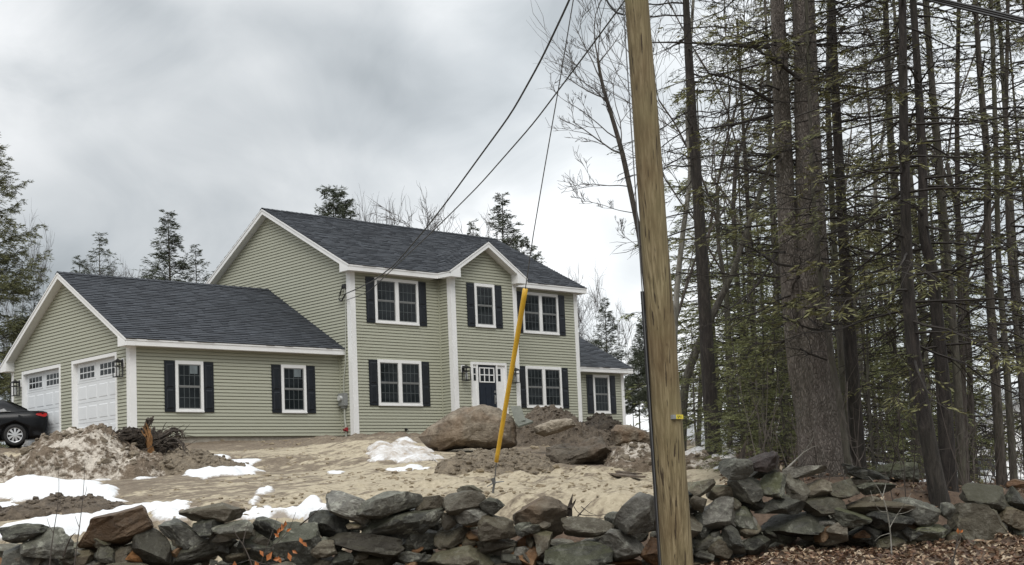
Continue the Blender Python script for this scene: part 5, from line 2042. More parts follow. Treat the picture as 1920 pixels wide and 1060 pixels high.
back_tree(HEM_A, 326, 380, 74, 'pointed dark hemlock rising behind the middle of the garage roof', 0.3, 1.05)
back_tree(HEM_B, 372, 448, 76, 'short thin hemlock against the left rake of the main gable', 1.3, 0.9)
back_tree(HEM_B, 190, 424, 78, 'sparse hemlock behind the garage roof peak', 2.0, 0.9)
back_tree(HEM_B, 150, 470, 74, 'low feathery hemlock next to the garage gable tip', 0.9, 0.9)
back_tree(BARE_B, 248, 452, 80, 'bare grey tree between the two hemlocks over the garage roof', 0.0, 0.75, name='bare_tree')
back_tree(BARE_B, 275, 470, 84, 'smaller bare tree hard by the pointed dark hemlock', 1.1, 0.6, name='bare_tree')
back_tree(HEM_C, 622, 333, 70, 'bushy dark hemlock above the main roof ridge', 0.5, 0.8)
back_tree(BARE_C, 682, 345, 78, 'slim upright bare tree next to the bushy hemlock over the ridge', 0.2, 0.7, name='bare_tree')
back_tree(BARE_C, 706, 336, 78, 'second slim bare tree of the pair over the main roof', 1.7, 0.8, name='bare_tree')
back_tree(BARE_B, 815, 346, 70, 'wide bare crown behind the main roof where the wires cross', 2.1, 0.85, name='bare_tree')
back_tree(BARE_A, 868, 395, 74, 'low bare twiggy crown just over the ridge before the short hemlock', 2.8, 0.7, name='bare_tree')
back_tree(HEM_A, 905, 402, 76, 'short dark hemlock behind the ridge above the entrance gable', 3.0, 0.75)
back_tree(HEM_A, 958, 348, 72, 'tall pointed dark hemlock behind the right end of the main roof', 4.0, 1.0)
back_tree(HEM_C, 1003, 432, 74, 'broad dark hemlock leaning out past the right roof slope', 2.2, 0.75)
back_tree(BARE_C, 1068, 478, 80, 'thin upright bare tree in the gap right of the main roof', 0.9, 0.7, name='bare_tree')
back_tree(BARE_B, 1112, 512, 78, 'pale bare tree over the side wing roof', 0.4, 0.75, name='bare_tree')
back_tree(BARE_A, 1165, 470, 84, 'tall pale bare tree right of the side wing', 3.4, 0.7, name='bare_tree')
back_tree(HEM_A, 1148, 552, 66, 'dark pointed hemlock just behind the side wing roof', 5.0, 0.95)
back_tree(HEM_C, 1204, 650, 63, 'low green hemlock beside the side wing wall', 1.0, 0.8)
back_tree(HEM_C, 1232, 590, 68, 'green hemlock half hidden by the utility pole', 2.4, 0.8)
# big hemlock at the left frame edge
HEM_L = proto(4, 'bark_dark', 'needle', H=17, r0=0.28, spread=7.0, start=0.05, nlimb=170, dens=6.5, foliage=1.0, size=1.8, elev=(0.0, 0.7), shape=0.6, sag=0.12, width=0.7)
PH[id(HEM_L)] = proto_height(HEM_L)
back_tree(HEM_L, -22, 225, 60, 'large dark hemlock at the left frame edge behind the car', 1.0, 0.82, group=None)
back_tree(HEM_B, 70, 520, 66, 'loose hemlock between the big left hemlock and the garage', 4.4, 1.1)
back_tree(BARE_A, 52, 350, 82, 'bare tree showing through beside the big left hemlock', 1.9, 0.6, name='bare_tree')

# --- trees of the wood on the right: trunks traced, limbs grown along them
def traced(name, label, pix, v, w0, w1, bark, seed, limbs=50, crown_from=0.15, foliage=0.6, dead=0.5, length=(0.8, 2.6), twig='twig_dark', needle='needle', extra=7.0, dens=6.0, size=1.0, elev=(-0.25, 0.3), flare=0.35, sides=12, sag=0.22, cat='tree', rough=0.04, bias=0.0, group='trees in the wood on the right'):
    """pix: pixels from the foot up; w0, w1 widths in pixels at the foot and at the top of the frame"""
    k = v / F
    P = [at(x, y, v) for x, y in pix]
    g = float(terrain(P[0][0], P[0][1]))
    P[0] = np.array([P[0][0], P[0][1], min(P[0][2], g) - 0.15])
    d = P[-1] - P[-2]
    d /= np.linalg.norm(d)
    if extra:
        P.append(P[-1] + d * extra)
    root = thing(name, label, cat, (P[0][0], P[0][1], g), group)
    rg = np.random.default_rng(seed)
    r_end = w1 * k / 2 if not extra else max(w1 * k / 2 * 0.55, 0.01)
    tm, C_, r = trunk_mesh(P, w0 * k / 2, r_end, sides, flare, seed, n=40, rough=rough)
    tm.build('trunk', M[bark], root, smooth=True)
    cr = MB()
    n = len(C_)
    L = np.concatenate([[0], np.cumsum(np.linalg.norm(np.diff(C_, axis=0), axis=1))])
    L /= L[-1]
    vis = 1.0
    for i in range(limbs):
        s = crown_from + (0.99 - crown_from) * (i + rg.random()) / limbs
        b = np.array([np.interp(s, L, C_[:, j]) for j in range(3)])
        rr = float(np.interp(s, L, r))
        ln = rg.uniform(*length) * (1 - 0.45 * s)
        e = elev[0] + (elev[1] - elev[0]) * s + rg.normal(0, 0.14)
        az = rg.uniform(0, 2 * math.pi)
        isdead = rg.random() < dead * (1.25 - s)
        limb(cr, rg, b, az, e, ln, min(rr * 0.25, 0.014) + 0.004, 0 if isdead else foliage * 0.85, 0.45, dens, sag, size * 0.86)
    cr.build('crown', [M[twig], M[needle]], root)
    return root


# the double pine
PINE_V = 19.5
pine = thing('pine_tree', 'massive twin trunked old pine with grey plated bark behind the wall', 'tree', ground_at(1545, PINE_V))
k = PINE_V / F
tm, C1, r1 = trunk_mesh([at(1552, 905, PINE_V), at(1536, 800, PINE_V), at(1530, 700, PINE_V), at(1524, 560, PINE_V), at(1519, 400, PINE_V), at(1513, 200, PINE_V), at(1507, 0, PINE_V), at(1500, -260, PINE_V), at(1494, -700, PINE_V)],
                        43 * k, 12 * k, 20, 0.28, 1, 60, 0.045)
tm.build('trunk', M['bark_pine'], pine, smooth=True)
tm, C2, r2 = trunk_mesh([at(1520, 800, PINE_V + .05), at(1500, 700, PINE_V + .05), at(1487, 600, PINE_V + .05), at(1476, 420, PINE_V + .05), at(1466, 200, PINE_V + .05), at(1457, 0, PINE_V + .05), at(1446, -260, PINE_V + .1), at(1436, -620, PINE_V + .1)],
                        24 * k, 10 * k, 16, 0.1, 2, 50, 0.045)
tm.build('trunk', M['bark_pine'], pine, smooth=True)
rg = np.random.default_rng(3)
cr = MB()
# the named bare limbs
for pts, r0 in (([(1442, 88), (1390, 86), (1330, 82), (1270, 79), (1215, 80)], 0.035), ([(1448, 192), (1420, 175), (1390, 155), (1350, 140), (1310, 135)], 0.03), ([(1447, 215), (1400, 228), (1350, 238), (1312, 242)], 0.025),
                ([(1460, 330), (1420, 322), (1380, 312), (1340, 318)], 0.03), ([(1500, 150), (1460, 118), (1430, 100), (1415, 92)], 0.035), ([(1460, 470), (1430, 520), (1400, 560), (1340, 595)], 0.02),
                ([(1490, 500), (1450, 495), (1420, 470), (1380, 455)], 0.02), ([(1560, 620), (1520, 618), (1490, 605), (1465, 595)], 0.018), ([(1550, 675), (1520, 665), (1500, 655)], 0.014), ([(1510, 590), (1530, 610), (1550, 615)], 0.012)):
    P = curve([at(x, y, PINE_V - 0.3 - 0.25 * i) for i, (x, y) in enumerate(pts)], 12)
    cr.tube(P, np.linspace(r0, 0.008, 12), 5, 0)
    for _ in range(9):
        s = rg.uniform(0.3, 1.0)
        b = P[int(s * 11)]
        d = (P[-1] - P[0]) / np.linalg.norm(P[-1] - P[0]) * 0.7 + rg.normal(0, 0.6, 3)
        d /= np.linalg.norm(d)
        ln = rg.uniform(0.2, 0.7)
        Q = b + d * (np.linspace(0, 1, 4) * ln)[:, None] + rg.normal(0, 0.02, (4, 3))
        cr.tube(Q, np.linspace(0.008, 0.002, 4), 3, 0)
for i in range(90):
    C_, r_ = ((C1, r1), (C2, r2))[i % 2]
    j = rg.integers(int(len(C_) * 0.33), len(C_) - 1)
    live = rg.random() < 0.4
    limb(cr, rg, C_[j], rg.uniform(0, 2 * math.pi), rg.normal(0.0, 0.2), rg.uniform(0.7, 2.4), 0.018, 0.7 if live else 0, 0.4, 6.0, 0.25, 0.95)
cr.build('crown', [M['twig_dark'], M['needle_olive']], pine)

T = traced
T('hemlock_tree', 'dark straight trunk standing alone right of the pole with a red blaze at its foot', [(1337, 836), (1330, 720), (1322, 600), (1312, 420), (1300, 250), (1291, 100), (1286, 0)], 26, 30, 18, 'bark_black', 21, 60, 0.28, 0.35, 0.75, (1.0, 3.2), needle='needle_far', dens=5)
T('bare_tree', 'lichen spotted pale thin trunk leaning out behind the pole', [(1262, 800), (1264, 640), (1269, 540), (1281, 430), (1296, 330), (1288, 230), (1292, 120), (1300, 0)], 27, 13, 8, 'bark_pale', 22, 26, 0.4, 0, 1.0, (0.8, 2.2), extra=4, flare=0.1)
T('bare_tree', 'thin crooked trunk leaning right across the straight dark trunk', [(1270, 760), (1282, 720), (1310, 645), (1345, 572), (1375, 510), (1404, 420), (1440, 320), (1462, 240)], 28, 18, 8, 'bark_grey', 23, 22, 0.35, 0, 1.0, (0.8, 2.0), extra=2, flare=0.1)
T('hemlock_tree', 'thin dark trunk among green hemlocks left of the twin pine', [(1420, 830), (1415, 700), (1411, 560), (1404, 420), (1396, 280)], 31, 15, 8, 'bark_dark', 24, 60, 0.1, 0.8, 0.35, (0.8, 2.4), extra=3, needle='needle_olive', dens=7)
T('broken_tree', 'dark trunk with torn orange wood leaning against the twin pine', [(1434, 820), (1442, 720), (1451, 640), (1457, 540), (1462, 470)], 27, 15, 10, 'bark_dark', 25, 26, 0.2, 0.6, 0.6, (0.6, 1.8), extra=0, needle='needle_olive')
T('hemlock_tree', 'slender greenish stem crossing in front of the twin pine', [(1592, 870), (1578, 770), (1562, 690), (1546, 590), (1534, 480), (1527, 400), (1520, 260), (1516, 130)], 18.8, 14, 9, 'bark_grey', 26, 34, 0.25, 0.5, 0.6, (0.5, 1.6), extra=3, flare=0.1, needle='needle_olive')
T('hemlock_tree', 'straight brown trunk directly right of the twin pine', [(1610, 870), (1601, 740), (1592, 620), (1583, 480), (1573, 300), (1564, 130), (1560, 0)], 20.5, 28, 20, 'bark_black', 27, 70, 0.2, 0.55, 0.5, (0.8, 2.6), needle='needle_olive')
T('hemlock_tree', 'mossy stem rising close behind the straight brown trunk', [(1588, 860), (1580, 700), (1568, 540), (1560, 380), (1552, 200), (1555, 0)], 21.5, 16, 13, 'bark_grey', 28, 40, 0.3, 0.7, 0.4, (0.8, 2.2), needle='needle_olive')
T('bare_tree', 'pale slender stem bending left between the wood trunks', [(1604, 830), (1606, 740), (1613, 640), (1624, 500), (1635, 400), (1646, 320)], 26, 11, 8, 'bark_pale', 29, 16, 0.3, 0, 1.0, (0.5, 1.5), extra=3, flare=0.1)
T('hemlock_tree', 'thick leaning trunk footed just behind the wall near its gap', [(1768, 958), (1752, 890), (1736, 800), (1718, 700), (1706, 600), (1700, 480), (1697, 350), (1694, 200), (1692, 0)], 16.8, 34, 20, 'bark_black', 30, 80, 0.15, 0.5, 0.55, (0.9, 3.2), needle='needle_olive')
T('hemlock_tree', 'dark forked trunk right of the leaning trunk behind the wall', [(1782, 945), (1776, 860), (1770, 740), (1760, 620), (1748, 500), (1730, 440), (1731, 330), (1722, 160), (1712, 0)], 17.4, 32, 18, 'bark_black', 31, 80, 0.15, 0.5, 0.6, (0.9, 3.0), needle='needle')
T('hemlock_tree', 'slim trunk parted from the forked dark trunk by a strip of sky', [(1806, 930), (1800, 800), (1790, 640), (1775, 460), (1762, 300), (1745, 120), (1738, 0)], 20, 17, 12, 'bark_grey', 32, 60, 0.15, 0.55, 0.5, (0.8, 2.6), needle='needle_olive')
T('hemlock_tree', 'straight thin dark trunk rising left of the white house', [(1812, 920), (1806, 760), (1802, 600), (1796, 420), (1794, 200), (1798, 0)], 23, 15, 10, 'bark_dark', 33, 60, 0.15, 0.6, 0.5, (0.9, 2.8), needle='needle_olive')
T('hemlock_tree', 'trunk in front of the white house near its porch roof', [(1880, 925), (1872, 800), (1862, 640), (1851, 480), (1852, 300), (1838, 150), (1828, 0)], 20.5, 20, 13, 'bark_dark', 34, 70, 0.15, 0.55, 0.5, (0.9, 2.8), needle='needle')
T('hemlock_tree', 'slim trunk in front of the white house near the right frame edge', [(1902, 920), (1894, 790), (1884, 640), (1872, 500), (1868, 300), (1862, 100), (1858, 0)], 22.5, 15, 10, 'bark_grey', 35, 60, 0.15, 0.55, 0.5, (0.9, 2.6), needle='needle_olive')
T('hemlock_tree', 'rightmost thin trunk curving inward at the frame edge', [(1928, 920), (1918, 760), (1904, 600), (1890, 440), (1886, 240), (1890, 0)], 24, 13, 9, 'bark_dark', 36, 60, 0.15, 0.6, 0.5, (0.9, 2.6), needle='needle')
T('hemlock_tree', 'mossy upright trunk behind the leaning trunk', [(1722, 900), (1714, 720), (1700, 560), (1684, 420), (1668, 240), (1660, 0)], 23.5, 22, 15, 'bark_grey', 37, 70, 0.2, 0.6, 0.45, (0.9, 2.8), needle='needle_olive')
T('birch_tree', 'white birch stem leaning between two dark trunks', [(1760, 905), (1752, 860), (1742, 810), (1732, 740), (1726, 680)], 21, 11, 7, 'bark_pale', 38, 8, 0.5, 0, 1.0, (0.3, 0.9), extra=1.5, flare=0.1)

# bare tree left of the pole
BT = thing('bare_tree', 'tall bare tree with fine twigs just left of the utility pole', 'tree', ground_at(1228, 34))
tm, C_, r_ = trunk_mesh([at(1228, 860, 34), at(1224, 720, 34), at(1218, 600, 34), at(1205, 470, 34), at(1188, 385, 34), at(1168, 290, 34), at(1155, 245, 34), at(1140, 195, 34), at(1127, 150, 34), at(1121, 110, 34)], 0.10, 0.035, 9, 0.2, 4, 40, 0.03)
tm.build('trunk', M['bark_dark'], BT, smooth=True)
cr = MB()
rg = np.random.default_rng(19)


def sprout(mb, p, d, ln, r, lev, maxlev):
    n = 6
    pts = [np.asarray(p, float)]
    dd = d
    for i in range(n - 1):
        dd = dd + rg.normal(0, 0.11, 3) + Z3 * 0.05
        dd /= np.linalg.norm(dd)
        pts.append(pts[-1] + dd * ln / (n - 1))
    pts = np.array(pts)
    mb.tube(pts, np.linspace(r, max(r * 0.4, 0.0045), n), 4 if lev < 2 else 3, 0)
    if lev >= maxlev:
        return
    for k in range(int(rg.integers(3, 6))):
        s = rg.uniform(0.25, 1.0)
        b = np.array([np.interp(s, np.linspace(0, 1, n), pts[:, i]) for i in range(3)])
        t_ = rg.normal(size=3)
        t_ -= (t_ @ dd) * dd
        t_ /= np.linalg.norm(t_)
        nd = dd * 0.8 + t_ * rg.uniform(0.4, 0.8) + Z3 * 0.2
        sprout(mb, b, nd / np.linalg.norm(nd), ln * rg.uniform(0.35, 0.6), max(r * 0.5 * (1.2 - s * 0.4), 0.0055), lev + 1, maxlev)


for (x, y), (x2, y2), r in (((1168, 290), (1060, 240), 0.035), ((1165, 280), (1175, 130), 0.03), ((1140, 195), (1075, 120), 0.03), ((1136, 185), (1050, 150), 0.028), ((1127, 150), (1090, 40), 0.032), ((1121, 110), (1110, -30), 0.035),
                            ((1121, 112), (1135, -20), 0.03), ((1150, 230), (1120, 170), 0.02), ((1121, 120), (1155, 40), 0.026), ((1180, 350), (1085, 330), 0.022), ((1192, 400), (1110, 395), 0.018), ((1160, 262), (1040, 215), 0.026), ((1186, 380), (1215, 240), 0.02), ((1205, 470), (1165, 440), 0.014)):
    a_, b_ = at(x, y, 34), at(x2, y2, 34 + rg.uniform(-1.0, 1.0))
    d = b_ - a_
    ln = np.linalg.norm(d)
    sprout(cr, a_, d / ln, ln * 0.95, r * 0.7, 1, 4)
cr.build('crown', M['twig_far'], BT)

# --- younger and farther hemlocks filling the wood
WOODP = [proto(51, 'bark_dark', 'needle', H=13, r0=0.10, spread=2.6, start=0.05, nlimb=85, dens=5.0, foliage=0.5, size=1.1, dead_to=0.6, elev=(-0.25, 0.35), shape=0.6),
         proto(52, 'bark_grey', 'needle_olive', H=13, r0=0.09, spread=2.4, start=0.04, nlimb=80, dens=5.0, foliage=0.55, size=1.1, dead_to=0.5, elev=(-0.2, 0.3), shape=0.6),
         proto(53, 'bark_dark', 'needle_olive', H=13, r0=0.08, spread=2.8, start=0.06, nlimb=75, dens=4.5, foliage=0.4, size=1.1, dead_to=0.8, elev=(-0.3, 0.3), shape=0.5),
         proto(54, 'bark_grey', 'needle', H=13, r0=0.10, spread=2.2, start=0.1, nlimb=70, dens=4.5, foliage=0.4, size=1.1, dead_to=0.85, elev=(-0.3, 0.35), shape=0.4)]
EXTRA_RIGHT = [(1795, 34, 2), (1935, 33, 3), (1965, 38, 2), (1990, 31, 0), (2020, 35, 1), (1750, 31, 3)]
YOUNG = [proto(61, 'bark_grey', 'needle_light', H=7, r0=0.06, spread=2.0, start=0.03, nlimb=62, dens=6.0, foliage=0.7, size=1.0, elev=(-0.15, 0.4), shape=0.7),
         proto(62, 'bark_dark', 'needle_olive', H=7, r0=0.06, spread=1.9, start=0.03, nlimb=60, dens=6.0, foliage=0.7, size=1.0, elev=(-0.1, 0.45), shape=0.7)]
rg = np.random.default_rng(99)
GW = 'hemlocks farther back in the wood'
LW = 'thin hemlock farther back in the wood behind the front row of trunks'
n_w = 0
for i in range(13):
    px = rg.uniform(1330, 2010)
    v = rg.uniform(27, 62)
    if px < 1440 and v < 30:
        v += 8
    if px > 1770:
        px -= 300
    if px < 1460:
        px += 150
    s = rg.uniform(0.75, 1.25)
    if px < 1440:
        s *= 0.62
    plant('hemlock_tree', WOODP[rg.integers(4)], ground_at(px, v), None, LW, 'tree', (s, s, s * rg.uniform(0.95, 1.3)), rg.uniform(0, 6.28), GW)
for px, v, kind in EXTRA_RIGHT:
    s = rg.uniform(0.85, 1.25)
    plant('hemlock_tree', WOODP[kind], ground_at(px, v), None, LW, 'tree', (s, s, s * 1.25), rg.uniform(0, 6.28), GW)
for px, v, s, kind, lab in ((1380, 33, 0.9, 0, "young green hemlock straight behind the gap between pole and straight dark trunk"), (1350, 38, 1.1, 1, "young green hemlock rising just right of the pole"), (1352, 40, 1.5, 0, "tall young hemlock between straight dark trunk and crooked trunk"), (1455, 36, 1.1, 1, "young hemlock whose boughs fill the space left of the twin pine"), (1420, 40, 1.25, 0, "tallest young hemlock between the crooked trunk and the twin pine"), (1360, 48, 1.3, 1, "pale young hemlock farthest back beside the pole"), (1335, 44, 1.2, 0, "young hemlock tight against the pole's right edge"), (1400, 30, 0.7, 0, "little young hemlock in front of the taller ones left of the twin pine"), (1470, 29, 0.8, 1, "little olive hemlock at the left edge of the twin pine"),
                        (1650, 32, 0.9, 1, "young hemlock just right of the straight brown trunk"), (1690, 29, 0.7, 0, "low young hemlock under the leaning thick trunk"), (1640, 25, 0.55, 1, "smallest olive hemlock right of the straight brown trunk"), (1780, 36, 0.8, 0, "young hemlock between the slim trunk and the white house"), (1720, 40, 1.2, 0, "young hemlock behind the mossy upright trunk"), (1580, 40, 1.3, 1, "young hemlock hidden behind the straight brown trunk")):
    plant('hemlock_tree', YOUNG[kind], ground_at(px, v), None, lab, 'tree', s, rg.uniform(0, 6.28), 'young hemlocks under the tall trunks')
for px, v, s, kind, lab in ((1310, 27, 0.42, 0, 'short bright hemlock at the right edge of the pole behind the dirty snow'), (1430, 25, 0.55, 0, 'bright young hemlock standing clear in front of the thin dark trunk'), (1485, 26, 0.7, 0, 'bright young hemlock half hidden by the left side of the twin pine'),
                            (1640, 23, 0.62, 0, 'bright green hemlock boughs between the straight brown trunk and the mossy trunk'), (1690, 26, 0.9, 1, 'olive young hemlock behind the thick leaning trunk'), (1745, 25, 0.75, 0, 'bright young hemlock between leaning trunk and forked dark trunk'),
                            (1830, 27, 0.75, 1, 'olive young hemlock just left of the white house porch'), (1790, 31, 1.15, 0, 'tall bright hemlock behind the slim trunk beside the forked dark trunk'), (1375, 29, 0.6, 0, 'bright young hemlock between the two crooked stems right of the straight dark trunk')):
    plant('hemlock_tree', YOUNG[kind], ground_at(px, v), None, lab, 'tree', s, rg.uniform(0, 6.28), 'young hemlocks under the tall trunks')
for px, v, s, lab in ((1395, 21.5, 0.34, 'lowest green hemlock sapling behind the wall near the dark stake'), (1440, 21, 0.42, 'small green hemlock sapling at the left foot of the twin pine'), (1475, 20.6, 0.34, 'little hemlock sapling crowding the twin pine bark'), (1330, 25.5, 0.16, 'tuft of hemlock seedling at the foot of the dark straight trunk')):
    plant('hemlock_sapling', YOUNG[0], ground_at(px, v), None, lab, 'sapling', (s * 1.3, s * 1.3, s), rg.uniform(0, 6.28))

THIN_A = proto_bare(71, 'bark_dark', 'twig', H=15, r0=0.07, levels=4, up=1.0, spread=0.45, trunk_frac=0.45, thin=1.0)
THIN_B = proto_bare(72, 'bark_grey', 'twig', H=15, r0=0.06, levels=4, up=0.7, spread=0.6, trunk_frac=0.4, thin=1.0)
for px, v, s, kind, lab in ((1258, 30, 0.9, 0, 'thin bare tree with fine twigs touching the right edge of the pole'), (1365, 29, 1.0, 1, 'thin bare tree with fine twigs between the straight dark trunk and the twin pine'), (1312, 34, 1.1, 1, 'fine twigged bare tree behind the straight dark trunk'),
                            (1410, 33, 1.15, 0, 'fine twigged bare tree close left of the twin pine'), (1660, 28, 1.0, 1, 'bare twiggy tree between the straight brown trunk and the leaning trunk'), (1825, 27, 1.0, 0, 'bare twiggy tree before the left corner of the white house')):
    plant('bare_tree', THIN_A if kind == 0 else THIN_B, ground_at(px, v), None, lab, 'tree', s, rg.uniform(0, 6.28))

# ------------------------------------------------------------------ utility pole and wires
PV = 12.8
kp = PV / F
pa, pb = at(1277, 1150, PV), at(1192, 0, PV)
pd = (pb - pa) / np.linalg.norm(pb - pa)
foot = pa - pd * 0.6
top = pb + pd * 5.8
pole = thing('utility_pole', 'tall leaning tan wooden utility pole in front of the stone wall', 'utility pole', foot)
n = 60
tpar = np.linspace(0, 1, n)
PP = foot + (top - foot) * tpar[:, None]
PP = PP + (fbm(tpar[:, None] * np.array([2.2, 1.3, 0]) + 4, 2) * 0.02)[:, None] * RH
L0 = np.linalg.norm(pa - foot)
L1 = np.linalg.norm(pb - foot)
dist = np.linalg.norm(PP - foot, axis=1)
rr = np.interp(dist, [0, L0, L1, L1 + 6], [0.155, 30.5 * kp, 22.5 * kp, 0.095])
m = MB()
m.tube(PP, rr, 24, 0, caps=True)
V = m.v[0]
ax = np.repeat(PP, 24, 0)
m.v[0] = ax + (V - ax) * (1 + 0.05 * fbm(V * np.array([2.0, 2.0, 0.5]) + 3, 3) + 0.02 * fbm(V * np.array([9, 9, 0.6]), 2))[:, None]
m.build('shaft', M['pole'], pole, smooth=True)


def pole_pt(py, off_px, front=0.0):
    """point on the pole at image row py, off_px to the side of its axis"""
    s = (1150 - py) / 1150.0
    c = pa + (pb - pa) * s
    return c + RH * off_px * kp - FH * front


m = MB()
m.tube(curve([pole_pt(y, o, 0.02) for y, o in ((-900, -19), (-200, -23), (0, -24.5), (300, -27), (560, -28.5), (1200, -33))], 30), 0.006, 5)
m.build('ground_wire', M['galv'], pole)
m = MB()
m.tube(curve([pole_pt(y, o, -0.01) for y, o in ((545, -28), (800, -30.5), (1160, -32.5))], 14), 0.019, 6)
m.build('wire_moulding', M['cable'], pole)
# number tag
fr_t = RH * math.cos(0.62) + FH * math.sin(0.62)
nrm_t = np.cross(fr_t, Z3)
tagc = pole_pt(784, 16.5, 0.118)
m = MB()


def tag_box(m, a0, a1, z0, z1, n0, n1):
    P = [tagc + fr_t * a + Z3 * z + nrm_t * n_ for n_ in (n0, n1) for a, z in ((a0, z0), (a1, z0), (a1, z1), (a0, z1))]
    m.add(P, [(0, 1, 2, 3), (7, 6, 5, 4), (0, 4, 5, 1), (1, 5, 6, 2), (2, 6, 7, 3), (3, 7, 4, 0)])


tag_box(m, -0.065, -0.028, -0.02, 0.02, -0.02, 0.02)
m.build('tag_plate', M['grey_metal'], pole)
m = MB()
tag_box(m, -0.027, 0.06, -0.02, 0.02, -0.02, 0.022)
tp = m.build('number_tag', M['tag_yellow'], pole)
m = MB()
for x0, segs in ((-0.012, 'acd fg'), (0.010, 'bcfg'), (0.030, 'bc')):   # 5, 4, 1 as small strokes
    w_, h_ = 0.014, 0.026
    sg = {'a': (0, w_, h_ / 2 - .004, h_ / 2), 'b': (w_ - .004, w_, 0, h_ / 2), 'c': (w_ - .004, w_, -h_ / 2, 0), 'd': (0, w_, -h_ / 2, -h_ / 2 + .004), 'f': (0, .004, 0, h_ / 2), 'g': (0, w_, -.002, .002)}
    for i_, c_ in enumerate(segs.replace(' ', '')):
        a0, a1, z0, z1 = sg[c_]
        tag_box(m, x0 + a0, x0 + a1, z0, z1, 0.022, 0.0235 + 0.0003 * i_)
m.build('lettering', M['tag_black'], tp)


def wire(name, label, pts, rad, mat='cable', cat='wire', n=60, group='overhead wires'):
    m = MB()
    P = curve(pts, n)
    m.tube(P, rad, 5)
    o = m.build(name, M[mat], origin=tuple(P[0]))
    return tag(o, label, cat, group)


hp = FR_LEFT.p(ly(0.22), 4.46, 0.10)
hp2 = FR_LEFT.p(ly(0.12), 4.28, 0.05)


def span(pix, v_end, hpt):
    """pixels from the house outwards; depth runs from the house to v_end evenly along the span"""
    d0 = depth_of(hpt)
    L = np.concatenate([[0], np.cumsum(np.linalg.norm(np.diff(np.array(pix, float), axis=0), axis=1))])
    # perspective: even steps along the wire are even in 1/depth across the picture
    inv = 1 / d0 + (1 / v_end - 1 / d0) * (L / L[-1])
    return [hpt] + [at(x, y, 1 / i) for (x, y), i in zip(pix[1:], inv[1:])]


wire('service_drop', 'thick black service cable sagging from the pole to the house gable', span([(653, 549), (672, 541), (703, 525), (740, 497), (800, 427), (850, 362), (900, 293), (960, 211), (1015, 112), (1068, 0), (1130, -150), (1176, -270)], PV, hp), np.linspace(0.017, 0.0125, 60))
wire('phone_line', 'thinner cable below the thick service cable to the house corner', span([(653, 562), (690, 549), (760, 482), (830, 416), (900, 346), (1000, 232), (1090, 112), (1168, 6), (1180, -12)], PV, hp2), np.linspace(0.012, 0.008, 60))
# guy: wire, yellow guard, anchor
anc = gp(922, 938)
av = depth_of(anc)
g1, g2, g3 = at(927, 905, av - 0.02), at(930.5, 866, av - 0.1), at(985, 542, av - 0.9)
guy = thing('guy_anchor', 'yellow guy wire guard on a steel anchor rod in the sand', 'guy anchor', anc)
m = MB()
gd_ = (g3 - g2) / np.linalg.norm(g3 - g2)
NP = 20
gp_ = np.array([g2 + (g3 - g2) * t for t in np.linspace(0, 1, NP)])
m.tube(gp_, np.linspace(0.029, 0.034, NP), 10, caps=True)
m.build('guard', M['yellow'], guy, smooth=True)
m = MB()
m.tube(curve([anc - Z3 * 0.3, anc, g1], 8), 0.016, 8)
P = g1
m.tube([g1 + Z3 * 0.06 - RH * 0.02, g1 - Z3 * 0.02 - RH * 0.0], [0.035, 0.02], 8, caps=True)
m.tube([g1 - RH * 0.10 - Z3 * 0.05, g1 + Z3 * 0.0, g1 + RH * 0.13 + Z3 * 0.01], [0.006, 0.011, 0.006], 5)
m.tube([g1, g2 + gd_ * 0.05], 0.008, 5)
m.build('anchor_rod', M['galv'], guy)
m = MB()
m.tube(np.array([g3, at(1000, 440, av - 1.3), at(1020, 322, av - 1.75), at(1050, 150, av - 2.4), at(1075, 0, av - 2.9), at(1135, -420, PV + 0.1)]), 0.0065, 5)
m.build('guy_wire', M['galv'], guy)
wire('cable_loop', 'short black cable loop hanging beside the pole top', [at(1130, -20, PV), at(1140, 6, PV), at(1155, 24, PV), pole_pt(28, -22, 0.0)], 0.010, n=20)
for j, (dy, dv) in enumerate(((0, 0.0), (5, 0.1), (-4, -0.1))):
    wire('roadside_cable', ['topmost strand of the black roadside cables at the upper right', 'middle strand of the black roadside cables at the upper right', 'lowest strand of the black roadside cables at the upper right'][(1, 2, 0)[j]],
         [at(1500, -62 + dy, 11.5 + dv), at(1735, -4 + dy * 0.7, 11 + dv), at(1830, 18 + dy, 10.8 + dv), at(1930, 42 + dy, 10.6 + dv), at(2150, 92 + dy, 10.2 + dv)], 0.011, group='black roadside cables')

# ------------------------------------------------------------------ car
wheel_g = at(28, 836, 40.6)
cv = depth_of(wheel_g)
car = thing('parked_car', 'black sedan parked nose away from the frame beside the garage doors', 'car', wheel_g)
AX = -(RH * 0.938 + FH * 0.347)          # forwards
SD = -(FH * 0.938 - RH * 0.347)          # towards the camera: the car's left side
cz0 = wheel_g[2]


def cp(x, y, z):
    """x forwards from the rear axle, y towards the camera from the near wheel face, z up"""
    return wheel_g + AX * x + SD * (y) + Z3 * z


